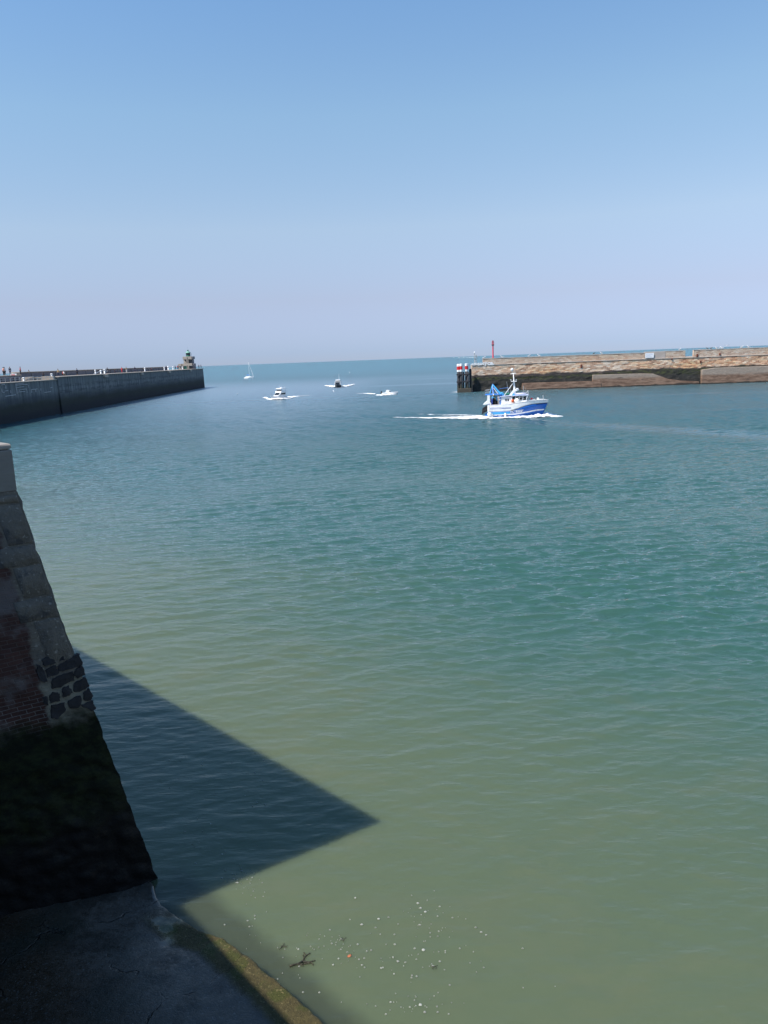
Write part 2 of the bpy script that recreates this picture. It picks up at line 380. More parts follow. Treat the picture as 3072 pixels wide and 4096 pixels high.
#SECTION boats
# ------------------------------------------------------------------ boats
def hull_fn(L, B, rake, bilge=.75, entry=2.2, full=.45):
    """point of the hull side at fraction u of the length and height z: x grows to the bow, y is the half beam"""
    def P(u, z, side=-1, out=0.0):
        x = u * (L + rake * z)
        fore = max(0, (u - full) / (1 - full))
        b = B / 2 * (1 - fore ** entry) * (.90 + .10 * min(1, u / .25))
        s = (bilge + (1 - bilge) * sstep(-.6, 1.2, z)) * (1 - fore * .55 * (1 - sstep(-.4, 2.4, z)))
        return Vector((x, side * (max(b * s, .012) + out), z))
    return P
def side_patch(bm, P, u0, u1, zlo, zhi, nu=40, nz=6, out=0.0, sides=(-1, 1)):
    for sd in sides:
        rows = [[bm.verts.new(P(u, zlo(u) + (zhi(u) - zlo(u)) * j / nz, sd, out)) for j in range(nz + 1)] for u in (u0 + (u1 - u0) * i / nu for i in range(nu + 1))]
        for a, b in zip(rows, rows[1:]):
            for j in range(nz): bm.faces.new((a[j], a[j + 1], b[j + 1], b[j]))
def closed_hull(P, zlo, zhi, nu=40, nz=6, u0=0.0, deck=True):
    """both sides, keel closed, transom and deck in one mesh"""
    bm = bmesh.new(); rings = []
    for i in range(nu + 1):
        u = u0 + (1 - u0) * i / nu
        zs = [zlo(u) + (zhi(u) - zlo(u)) * j / nz for j in range(nz + 1)]
        rings.append([P(u, z, -1) for z in zs] + [P(u, z, 1) for z in reversed(zs)])
    loft(bm, rings); return bm

BR, BS = R(-10), .935
def trawler():
    o = at(1952, 1670)
    t = thing('fishing_trawler', 'blue and white fishing trawler with blue stern gantry and white mast', 'fishing boat', (o.x, o.y, 0), BR); t.scale = (BS,) * 3
    P = hull_fn(9.25, 4.0, .42)
    ztop = lambda u: lerp_tab([(0, 2.20), (.35, 2.28), (.5, 2.52), (.7, 2.80), (.9, 2.86), (1, 2.68)], u)
    zrub = lambda u: lerp_tab([(0, 1.08), (.36, 1.12), (.43, 1.24), (.5, 1.46), (.62, 1.92), (.74, 2.20), (.86, 2.24), (1, 2.26)], u)
    link('hull', closed_hull(P, lambda u: -.7, zrub, 48, 8), blue, t, True)
    bm = closed_hull(P, zrub, lambda u: ztop(u), 48, 5)
    bul = link('bulwark', bm, white, t, True)
    for sd in (-1, 1): bm = bmesh.new(); side_patch(bm, P, .02, .40, lambda u: .58, lambda u: 1.02, 20, 3, .02, (sd,)); link('side_panel', bm, cyan, t)
    bm = bmesh.new(); side_patch(bm, P, .06, .985, lambda u: lerp_tab([(0, .36), (.5, .52), (.7, .78), (.85, 1.02), (1, 1.06)], u), lambda u: lerp_tab([(0, .55), (.5, .74), (.7, 1.0), (.85, 1.25), (1, 1.28)], u), 44, 2, .025); link('white_stripe', bm, white, t)
    bm = bmesh.new(); side_patch(bm, P, .40, .998, lambda u: zrub(u) - .05, lambda u: zrub(u) + .05, 44, 2, .05); link('rub_rail', bm, black, t)
    for sd in (1, -1): bm = bmesh.new(); side_patch(bm, P, .05, .40, lambda u: 1.50 + .25 * u, lambda u: 1.80 - .02 * u, 20, 2, .02, (sd,)); st = link('name_stripe', bm, slate, t)
    bm = bmesh.new()
    for k in range(9):
        u = .065 + k * .020; side_patch(bm, P, u, u + .012, lambda u: 1.57 + .02 * math.sin(u * 300), lambda u: 1.71 + .02 * math.cos(u * 200), 1, 1, .03, (-1,))
    link('name_lettering', bm, white, st)
    # registration number painted on the bow quarter
    a, b = P(.405, .82, -1, .035), P(.60, .98, -1, .035); dx = (b - a).normalized(); up = (P(.5, 1.3, -1) - P(.5, .8, -1)).normalized()
    nz = dx.cross(up).normalized(); up = nz.cross(dx)
    mt = Matrix((dx, up, nz)).transposed().to_4x4(); mt.translation = a + nz * .04
    text_mesh('registration_number', 'FC683226', .54, white, t, mt)
    # rail cap
    for s in (-1, 1):
        bm = bmesh.new(); tube(bm, [P(i / 40, ztop(i / 40) + .02, s) for i in range(41)], .05, 6); link('rail_cap', bm, cream, t, True)
    # deckhouse
    link('deckhouse', bx(2.25, 4.0, -1.25, 1.25, 2.1, 3.55), white, t, bevel=.05)
    poly = [(4.0, 2.1), (6.75, 2.3), (6.62, 3.0), (6.95, 3.72), (4.0, 3.62)]
    wh = link('wheelhouse', prism(poly, -1.35, 1.35), white, t, bevel=.04)
    poly = [(2.1, 3.55), (4.0, 3.64), (6.9, 3.72), (7.0, 3.80), (6.5, 3.86), (2.1, 3.68)]
    link('cabin_roof', prism(poly, -1.5, 1.5), paint('pale_blue_roof', (.55, .62, .80), .4), t, bevel=.03)
    bm = bmesh.new(); loft(bm, [[(5.65 + .95 * k * math.cos(a), 1.1 * k * math.sin(a), z) for a in (2 * math.pi * i / 20 for i in range(20))] for k, z in ((1, 3.86), (1.02, 3.98), (.9, 4.07), (.5, 4.12))])
    link('roof_dome', bm, paint('lilac_roof', (.62, .62, .76), .4), t, True)
    for k in range(4):
        x0 = 4.18 + k * .62
        for s in (-1, 1):
            fr = link('window', prism([(x0 - .03, 2.90), (x0 + .47, 2.94), (x0 + .55, 3.60), (x0 + .03, 3.56)], s * 1.352, s * 1.375), glass, wh)
    for y in (-.85, 0, .85):
        bm = bmesh.new(); loft(bm, [[(6.66, y - .36, 3.02), (6.66, y + .36, 3.02), (6.93, y + .36, 3.66), (6.93, y - .36, 3.66)], [(6.69, y - .36, 3.02), (6.69, y + .36, 3.02), (6.96, y + .36, 3.66), (6.96, y - .36, 3.66)]]); link('window', bm, glass, wh)
    for x0 in (3.02, 3.38):
        link('porthole_window', bx(x0, x0 + .24, -1.275, -1.252, 2.80, 3.22), glass, t)
    link('door', bx(2.45, 2.85, -1.28, -1.252, 2.2, 3.3), cream, t)
    for x0, x1 in ((2.5, 3.3), (3.35, 4.1)):
        link('fish_locker', bx(x0, x1, -1.72, -1.30, 2.15, 2.68), white, t, bevel=.04)
    # mast
    ms = link('mast', tb([(4.62, 0, 4.0), (4.58, 0, 4.9), (4.48, 0, 6.1), (4.40, 0, 7.5)], [.20, .16, .11, .06], 10), white, t, True)
    link('mast_foot', prism([(3.6, 3.7), (4.1, 3.75), (4.75, 4.55), (4.7, 5.3), (4.45, 5.3), (4.35, 4.65)], -.12, .12), white, t, bevel=.03)
    link('radar_bracket', prism([(4.6, 4.35), (5.3, 4.55), (5.35, 4.72), (4.6, 4.75)], -.3, .3), white, t, bevel=.03)
    link('radar_scanner', bx(4.85, 5.25, -.65, .65, 4.74, 4.92), white, t, bevel=.05)
    cr = bmesh.new(); box(cr, 4.0, 4.95, -.5, .5, 6.05, 6.14); link('crosstree', cr, white, t, bevel=.02)
    link('lamp_bar', tb([(4.40, -.8, 7.30), (4.40, .8, 7.30)], .045, 6), white, t)
    link('lamp_bar', tb([(3.95, 0, 7.36), (4.85, 0, 7.40)], .045, 6), white, t)
    for x, z in ((3.98, 6.34), (4.9, 6.34)): link('deck_lamp', blob((x, -.1, z), .13), grey, t, True)
    link('radome', lt([(.02, -.22), (.20, -.2), (.26, 0), (.22, .2), (.08, .29)], 14, (4.18, 0, 8.08)), white, t, True)
    link('radome_post', tb([(4.2, 0, 7.35), (4.18, 0, 7.9)], .04, 6), white, t)
    link('whip_aerial', tb([(4.66, 0, 7.35), (4.72, 0, 8.6)], [.035, .02], 6), grey, t)
    link('wind_vane', tb([(3.9, 0, 7.8), (4.35, 0, 7.6)], .035, 6), steel, t)
    link('stay', tb([(2.75, -.5, 3.65), (4.45, 0, 5.95)], .05, 6), cream, t)
    link('stay', tb([(2.75, .5, 3.65), (4.45, 0, 5.95)], .05, 6), cream, t)
    link('stay', tb([(3.95, .4, 3.7), (3.92, .3, 5.4)], .035, 6), grey, t)
    link('whip_aerial', tb([(3.55, .9, 3.7), (3.25, .9, 6.05)], [.04, .025], 6), grey, t)
    link('whip_aerial', tb([(6.05, -.5, 3.9), (6.1, -.5, 5.3)], [.045, .035], 6), grey, t)
    link('whip_aerial', tb([(6.35, .4, 3.9), (6.42, .4, 4.9)], [.03, .02], 6), grey, t)
    # gantry over the stern
    for y in (-1.3, 1.3):
        link('gantry_leg', tb([(.25, y, 2.1), (.25, y, 3.98)], .09, 8), azure, t)
        link('gantry_leg', tb([(2.15, y, 2.1), (2.15, y, 3.98)], .09, 8), azure, t)
        link('a_frame_leg', tb([(.35, y, 4.0), (.85, y * .25, 5.66)], .07, 8), cyan, t)
        link('a_frame_leg', tb([(.98, y, 4.0), (.85, y * .25, 5.66)], .08, 8), azure, t)
        link('a_frame_brace', tb([(2.2, y * .8, 4.05), (.9, y * .25, 5.62)], .10, 8), cyan, t)
        link('strut', tb([(1.9, y * .7, 3.9), (1.0, y * .4, 5.1)], .05, 6), cream, t)
    link('a_frame_head', tb([(.85, -.4, 5.66), (.85, .4, 5.66)], .11, 8), azure, t)
    pl = link('gantry_platform', bx(-.45, 2.3, -1.5, 1.5, 3.92, 4.04), azure, t, bevel=.02)
    for y in (-1.45, 1.45):
        bm = bmesh.new(); tube(bm, [(-.42, y, 4.04), (-.42, y, 4.72), (.35, y, 4.76)], .035, 6); link('gantry_rail', bm, grey, pl)
        link('gantry_rail', tb([(-.42, y, 4.38), (.4, y, 4.40)], .03, 6), grey, pl)
    bm = bmesh.new(); tube(bm, [(2.0, 1.45, 4.04), (2.05, 1.45, 4.85), (3.5, 1.45, 5.0), (3.5, 1.45, 3.7)], .035, 6); link('gantry_rail', bm, azure, pl)
    link('net_drum', tb([(1.6, -1.1, 3.3), (1.6, 1.1, 3.3)], .34, 14), cyan, t)
    link('shade_infill', blob((1.25, .3, 2.75), .75, 1.15, 1.2, 1.0, 3, .4), dark, t, True)  # dark mass added to stand for the shade under the gantry
    link('folded_net', blob((2.35, 0, 3.95), .42, 1.2, 1.6, .7, 3, .5), cyan, t, True)
    link('folded_net', blob((3.3, .5, 3.95), .32, 1.6, 1.3, .6, 3, .6), net_green, t, True)
    link('roof_box', bx(4.25, 4.6, -1.0, -.6, 3.7, 4.02), cyan, t, bevel=.03)
    link('stern_panel', prism([(-.78, 2.36), (-.55, 2.3), (.7, 2.5), (.45, 2.75), (.42, 3.9), (-.02, 3.88), (-.05, 2.95)], -1.72, -1.62), white, t, bevel=.02)
    link('stern_panel', prism([(-.78, 2.36), (-.55, 2.3), (.7, 2.5), (.45, 2.75), (.42, 3.9), (-.02, 3.88), (-.05, 2.95)], 1.62, 1.72), white, t, bevel=.02)
    link('stern_ramp', prism([(-.80, 2.30), (-.74, 2.40), (-.1, 2.95), (0, 2.6)], -1.60, 1.60), white, t, bevel=.02)
    link('winch', tb([(2.55, -1.6, 2.42), (2.55, -1.2, 2.42)], .25, 12), cream, t)
    # bow
    for y in (-1.0, 1.0):
        link('bow_frame_post', tb([(6.95, y, 2.75), (6.88, y, 4.42)], .06, 6), grey, t)
        link('bow_frame_brace', tb([(6.3, y, 3.8), (6.88, y, 4.42)], .04, 6), grey, t)
        link('bow_frame_brace', tb([(7.35, y * .8, 2.8), (6.88, y, 4.40)], .03, 6), grey, t)
    link('bow_frame_beam', tb([(6.88, -1.0, 4.42), (6.88, 1.0, 4.42)], .06, 6), grey, t)
    for k, z in enumerate((.42, .78)):
        link('side_rail', tb([(4.6, -1.6, 2.45 + z), (6.9, -1.25, 2.85 + z)], .03, 6), grey, t)
    link('bow_post', tb([(9.5, 0, 2.75), (9.42, 0, 3.62)], .07, 8), grey, t)
    link('anchor_windlass', tb([(8.55, -.45, 3.02), (8.55, .45, 3.02)], .2, 12), white, t)
    link('anchor', prism([(7.9, 2.85), (8.5, 2.95), (8.6, 3.1), (8.3, 3.05)], -.15, .15), steel, t)
    # scuppers
    for x in (1.78, 2.6, 3.4):
        p = P(x / 9.6, .48, -1); link('scupper', blob(p, .11, 1, .3, 1), black, t, True)
    # loose gear: things of their own
    W = lambda x, y, z: t.matrix_basis @ Vector((x, y, z))
    bpy.context.view_layer.update()
    def loose(name, label, cat, bm, mat, extra=None, group=None):
        r = thing(name, label, cat, t.location, BR, group); r.scale = (BS,) * 3; bmx = link('shell' if extra else name, bm, mat, r, True)
        if extra: link(extra[0], extra[1], extra[2], r, True)
        return r
    def lone(name, label, cat, bm, mat, group=None):
        o2 = link(name, bm, mat, None, True); o2.location = t.location; o2.rotation_euler = (0, 0, BR); o2.scale = (BS,) * 3; return tag(o2, label, cat, group)
    loose('buoy', 'round orange buoy beside the trawler wheelhouse', 'buoy', blob((4.28, -1.68, 2.86), .27), orange, ('eye', tb([(4.28, -1.68, 3.1), (4.28, -1.68, 3.24)], .05, 6), black))
    lone('net_sack', 'bulky white sack on the trawler side deck next to the orange buoy', 'sack', blob((4.98, -1.58, 2.80), .40, 1.15, .6, 1, 3, .25), white)
    lone('float', 'small red float box on the trawler foredeck', 'float', blob((7.45, -.5, 3.08), .2, 1.1, .8, .8), red)
    q = P(.035, .72, -1)
    loose('fender', 'big white ball fender at the trawler stern', 'fender', blob((q.x, q.y - .34, .72), .38), white, ('lanyard', tb([(q.x, q.y - .3, 1.05), (q.x, q.y - .05, 2.2)], .02, 5), grey), 'fenders hung on the trawler side')
    q = P(.08, .5, -1)
    loose('fender', 'small white fender just forward of the big ball fender', 'fender', tb([(q.x, q.y - .2, .75), (q.x, q.y - .2, .2)], [.14, .17], 10), white, ('lanyard', tb([(q.x, q.y - .2, .75), (q.x, q.y - .05, 2.2)], .02, 5), grey), 'fenders hung on the trawler side')
    q = P(.32, .5, -1)
    loose('fender', 'long white fender hanging amidships under the light blue panel', 'fender', tb([(q.x, q.y - .2, .85), (q.x, q.y - .2, .15)], [.15, .19], 10), white, ('lanyard', tb([(q.x, q.y - .2, .85), (q.x, q.y - .05, 2.25)], .02, 5), grey), 'fenders hung on the trawler side')
    # trawl door hung on the quarter
    d = thing('trawl_door', 'black trawl door with netting hanging over the trawler stern', 'trawl door', t.location, BR); d.scale = (BS,) * 3
    bm = bmesh.new(); out = [(-1.0, .62), (-.35, 1.08), (.05, 1.25), (.30, 2.05), (.12, 2.28), (-.30, 2.12), (-.85, 1.72), (-.92, 1.35)]
    loft(bm, [[(x, -1.62, z) for x, z in out], [(x, -1.42, z) for x, z in out]]); link('board', bm, dark, d, bevel=.03)
    link('towing_bracket', tb([(-.7, -1.64, 1.3), (-.3, -1.74, 1.5), (.1, -1.64, 1.7)], .04, 6), steel, d)
    link('shackle', tb([(.05, -1.6, 2.15), (.08, -1.55, 2.5)], .06, 6), azure, d)
    link('stern_net', blob((-.15, -1.1, .45), .33, 1, 1, 1.2, 3, .4), azure, t, True)
    # crew
    person('deckhand in blue oilskins and white hood bending at the trawler stern', W(.75, -1.35, 2.2), R(-20), (.10, .42, .80), (.05, .12, .5), .35, 'fwd', 'hat', (.8, .8, .78), 1.0, 'trawler crew', hi=True)
    person('deckhand in a green top and black trousers between two crewmates', W(1.35, -1.15, 2.2), R(160), (.01, .27, .14), (.02, .025, .025), .30, 'fwd', 'hair', scale=1.0, group='trawler crew', hi=True)
    person('deckhand in pale grey overalls standing at the deckhouse', W(1.95, -1.3, 2.2), R(100), (.48, .46, .48), (.5, .5, .5), .1, 'down', 'hair', scale=.98, group='trawler crew', hi=True)
    # foam along the hull and the wake
    def lf(pts): return [(*(W(a, b, 0).xy), h, z) for a, b, h, z in pts]
    foam_strip('bow_wave', lf([(12.7, -1.7, .10, .05), (11.6, -1.7, .6, .25), (10.3, -1.55, .9, .5), (8.8, -1.9, 1.0, .6), (7, -2.3, .9, .42), (5, -2.45, .75, .32), (3, -2.5, .7, .22), (1, -2.5, .75, .25), (-.6, -2.3, 1.0, .3)]), 'white bow wave curling along the trawler hull', 90, 12, 0, .1)
    foam_strip('bow_wave', lf([(11.8, 1.2, .15, .1), (10, 1.1, .9, .7), (8, 2.2, 1.0, .5), (4, 3.0, .8, .3), (0, 3.0, .9, .2)]), 'white wave on the far side of the trawler bow', 60, 10, 0, .3)
    foam_strip('wake_foam', lf([(.6, -1.0, 2.6, .35), (-1.5, -.6, 3.2, .30), (-4, 0, 3.0, .2), (-6.5, .9, 2.9, .14), (-9, 1.6, 2.4, .08), (-12, 3.0, 1.9, .05), (-15, 4.2, 1.3, .03), (-18, 6.0, .8, .02)]), 'white wake trailing behind the trawler stern', 120, 20, .06, .9)
    foam_strip('wake_foam', lf([(-1, 2.5, 1.0, .2), (-5, 6.5, 1.6, .1), (-9, 8.2, 1.3, .05), (-14, 12.5, 1.2, .02)]), 'thin outer wake spreading from the far side of the trawler', 60, 8, .55, .95)
trawler()

def small_yacht():
    o = at(1116, 1596); rz = R(-118)
    t = thing('motor_yacht', 'white motor yacht with flybridge and tall aerials heading in', 'motor yacht', (o.x, o.y, 0), rz); t.scale = (.8,) * 3
    P = hull_fn(7.8, 2.9, .5)
    ztop = lambda u: .85 + .5 * u * u
    off = Vector((-3.5, 0, 0))
    link('hull', closed_hull(P, lambda u: -.4, ztop, 30, 6), cream, t, True).location = off
    link('cabin', prism([(.6, .8), (5.4, 1.1), (4.4, 1.75), (3.7, 2.25), (.7, 2.25)], -1.1, 1.1), cream, t, bevel=.06).location = off
    w_ = bmesh.new(); loft(w_, [[(5.0, -.85, 1.38), (5.0, .85, 1.38), (3.88, .85, 2.13), (3.88, -.85, 2.13)], [(5.03, -.85, 1.43), (5.03, .85, 1.43), (3.91, .85, 2.18), (3.91, -.85, 2.18)]]); link('windscreen', w_, glass, t).location = off
    for s in (-1, 1): link('side_window', prism([(1.0, 1.5), (3.9, 1.5), (3.5, 2.05), (1.0, 2.05)], s * 1.102, s * 1.13), glass, t).location = off
    link('flybridge', prism([(.3, 2.25), (3.9, 2.25), (3.6, 2.75), (.3, 2.8)], -1.25, 1.25), white, t, bevel=.08).location = off
    for s in (-1, 1):
        for x in (.7, 3.0): link('roof_post', tb([(x, s * 1.0, 2.75), (x, s * 1.0, 3.45)], .05, 6), white, t).location = off
    link('flybridge_screen', bx(3.1, 3.2, -1.0, 1.0, 2.78, 3.2), glass, t).location = off
    link('hard_top', bx(.3, 3.5, -1.2, 1.2, 3.42, 3.72), white, t, bevel=.1).location = off
    link('radar', lt([(.3, 0), (.34, .1), (.2, .25)], 12, (1.8, 0, 3.72)), white, t, True).location = off
    for x, y, z in ((1.2, -1.1, 4.9), (1.2, 1.0, 4.35), (2.3, .4, 4.5)): link('aerial', tb([(x, y, 3.7), (x - .1, y, z)], [.035, .02], 5), white, t).location = off
    bm = bmesh.new()
    for s in (-1, 1): tube(bm, [P(.5, 1.3, s), P(.7, 1.75, s), P(.99, 2.0, s)], .03, 5)
    link('bow_rail', bm, grey, t).location = off
    p = lambda px, py: at(px, py).xy
    foam_strip('bow_wave', [(*p(1053, 1592), .15, .2), (*p(1064, 1593), .7, .35), (*p(1075, 1596), .35, .15)], 'broken crest off the white motor yacht bow', 20, 8, .1, .4)
    foam_strip('bow_wave', [(*p(1068, 1598), .2, .15), (*p(1090, 1599), .9, .45), (*p(1118, 1598), 1.0, .45), (*p(1150, 1595), .8, .25), (*p(1180, 1588), .4, .1), (*p(1200, 1585), .2, .05)], 'white bow wave around the motor yacht hull', 50, 10, 0, .35)
    foam_strip('wake_foam', [(*p(1136, 1590), .8, .3), (*p(1165, 1588), 1.2, .25), (*p(1195, 1585), 1.0, .1), (*p(1240, 1582), .6, .04)], 'wake on the quarter of the motor yacht', 50, 10, 0, .6)
small_yacht()

def cabin_cruiser():
    o = at(1352, 1549); t = thing('cabin_cruiser', 'head-on dark fronted cabin cruiser throwing spray to both sides', 'motor boat', (o.x, o.y, 0), R(-93))
    P = hull_fn(6.5, 2.5, .4); off = Vector((-3, 0, 0)); ztop = lambda u: .75 + .55 * u * u
    link('hull', closed_hull(P, lambda u: -.4, ztop, 24, 5), steel, t, True).location = off
    link('cabin', prism([(.8, .8), (4.6, 1.0), (3.9, 1.9), (.9, 1.95)], -1.05, 1.05), cream, t, bevel=.05).location = off
    w_ = bmesh.new(); loft(w_, [[(4.62, -.95, 1.0), (4.62, .95, 1.0), (3.98, .85, 1.82), (3.98, -.85, 1.82)], [(4.66, -.95, 1.03), (4.66, .95, 1.03), (4.02, .85, 1.85), (4.02, -.85, 1.85)]]); link('windscreen', w_, glass, t).location = off
    link('roof', bx(.7, 4.1, -1.15, 1.15, 1.95, 2.12), white, t, bevel=.05).location = off
    link('upper_helm', prism([(1.2, 2.12), (3.2, 2.12), (2.9, 2.5), (1.2, 2.5)], -.8, .8), steel, t, bevel=.05).location = off
    link('hard_top', bx(1.0, 3.0, -.9, .9, 2.5, 2.85), white, t, bevel=.1).location = off
    link('aerial', tb([(1.6, .4, 2.85), (1.6, .42, 5.1)], [.05, .03], 5), white, t).location = off
    p = lambda px, py: at(px, py).xy
    foam_strip('bow_wave', [(*p(1298, 1543), .1, .2), (*p(1318, 1547), .9, .6), (*p(1346, 1550), 1.3, .6)], 'spray thrown off one side of the cabin cruiser, curving low', 40, 9, .35, 0)
    foam_strip('bow_wave', [(*p(1369, 1549), 1.2, .7), (*p(1385, 1547), 1.3, .6), (*p(1416, 1538), .6, .3)], 'spray thrown off the cabin cruiser towards the small open boat', 40, 9, 0, .35)
cabin_cruiser()

def open_boat():
    o = at(1528, 1579); t = thing('open_motorboat', 'small low white speedboat half hidden by its own spray', 'motor boat', (o.x, o.y, 0), R(-8))
    P = hull_fn(4.4, 1.8, .4); ztop = lambda u: .5 + .25 * u
    link('hull', closed_hull(P, lambda u: -.3, ztop, 20, 4), cream, t, True)
    link('cuddy', prism([(1.1, .55), (2.6, .6), (2.3, 1.15), (1.6, 1.3), (1.3, 1.25)], -.7, .7), white, t, bevel=.05)
    link('windscreen', prism([(2.32, .72), (2.58, .72), (2.3, 1.12), (2.05, 1.12)], -.72, .72), glass, t)
    link('outboard_motor', prism([(-.35, .2), (.05, .3), (.1, .95), (-.3, 1.0)], -.18, .18), black, t, bevel=.05)
    p = lambda px, py: at(px, py).xy
    foam_strip('bow_wave', [(*p(1506, 1582), .5, .3), (*p(1535, 1582), .7, .3), (*p(1560, 1579), .8, .35), (*p(1588, 1577), .2, .1)], 'foam around the speedboat hull', 40, 9, .1, .1)
    foam_strip('wake_foam', [(*p(1504, 1577), .6, .2), (*p(1475, 1575), .8, .2), (*p(1455, 1574), .6, .1), (*p(1425, 1575), .25, .03)], 'wake trailing behind the speedboat', 40, 8, .05, .4)
open_boat()

def sail_yacht():
    o = at(979, 1516); t = thing('sailing_yacht', 'white sailing yacht with bare mast and furled jib', 'sailing boat', (o.x, o.y, 0), R(-15))
    P = hull_fn(6.3, 2.6, .25, entry=2.0); ztop = lambda u: 1.0 + .3 * u
    link('hull', closed_hull(P, lambda u: -.3, ztop, 26, 5), white, t, True)
    link('coachroof', prism([(.8, 1.0), (5.2, 1.15), (4.4, 1.55), (2.6, 1.75), (1.0, 1.6)], -.9, .9), white, t, bevel=.06)
    link('mast', tb([(3.6, 0, 1.3), (3.5, 0, 11.1)], [.10, .08], 8), white, t)
    link('boom', tb([(3.5, 0, 2.5), (1.0, 0, 2.4)], .07, 6), grey, t)
    link('sail_cover', tb([(3.7, 0, 2.75), (2.9, 0, 2.62), (1.6, 0, 2.52)], [.16, .24, .13], 8), azure, t, True)
    link('furled_jib', tb([(6.55, 0, 1.4), (5.6, 0, 4.7), (4.4, 0, 8.3), (3.6, 0, 10.9)], [.13, .13, .10, .05], 8), white, t)
    link('backstay', tb([(.1, 0, 1.1), (3.5, 0, 11.0)], .015, 4), grey, t)
sail_yacht()
def far_sail(px, py, label):
    o = at(px, py); t = thing('sailing_boat', label, 'sailing boat', (o.x, o.y, 0), R(70))
    P = hull_fn(9, 3, .3); link('hull', closed_hull(P, lambda u: -.3, lambda u: 1.2, 14, 3), white, t, True)
    link('mast', tb([(5, 0, 1), (5, 0, 15)], .12, 6), grey, t)
    bm = bmesh.new(); loft(bm, [[(4.9, -.03, 14.6), (4.9, .03, 14.6), (4.85, .05, 14.4)], [(4.9, .25, 8), (4.9, .32, 8), (2.2, .7, 7.6)], [(4.9, .1, 2), (4.9, .17, 2), (.3, .5, 2)]]); link('mainsail', bm, white, t, True)
    bm = bmesh.new(); loft(bm, [[(5.1, 0, 13), (5.1, .06, 13), (5.2, .03, 13)], [(9, .0, 1.6), (9, .08, 1.6), (5.4, .9, 1.8)]]); link('jib', bm, white, t)
far_sail(2066, 1421.5, 'tiny far sailing boat under full sail on the horizon beyond the beacon')
def far_motor(px, py, sc_, label, wk=None):
    o = at(px, py); t = thing('motor_boat', label, 'motor boat', (o.x, o.y, 0), R(185), 'motor boats far out at sea'); t.scale = (sc_,) * 3
    P = hull_fn(8, 3, .5); link('hull', closed_hull(P, lambda u: -.3, lambda u: 1.2 + .6 * u, 14, 3), white, t, True)
    link('cabin', prism([(1.5, 1.2), (5.5, 1.3), (4.6, 2.7), (1.7, 2.8)], -1.1, 1.1), white, t, bevel=.05)
    link('window', prism([(1.9, 1.9), (4.9, 1.9), (4.5, 2.5), (1.9, 2.5)], -1.13, 1.13), glass, t)
    if wk: foam_strip('wake_foam', [(*at(*p_).xy, h, .4) for p_, h in wk], 'long white wake of the far motor boats beside the metal post', 60, 8, 0, .25)
far_motor(1818, 1431.5, 1.0, 'tiny motor boat on the horizon, farthest from the stone pier')
far_motor(1840, 1432, 1.2, 'tiny motor boat on the horizon at the tip of the long wake', [((1838, 1432.2), 14), ((1870, 1431), 18), ((1905, 1428.5), 16)])
far_motor(1858, 1429, 1.3, 'tiny motor boat on the horizon above the middle of the long wake')
gull('white', 'white gull floating on the water near the motor yacht', at(949, 1578) - Vector((0, 0, .1)), 1.0, 1.6, 'gulls on the water')
gull('white', 'white gull floating between the motor yacht and the speedboat', at(1335, 1568) - Vector((0, 0, .1)), 2.0, 2.0, 'gulls on the water')
gull('white', 'white gull floating far out beyond the cabin cruiser', at(1398, 1492) - Vector((0, 0, .1)), 2.0, 3.0, 'gulls on the water')

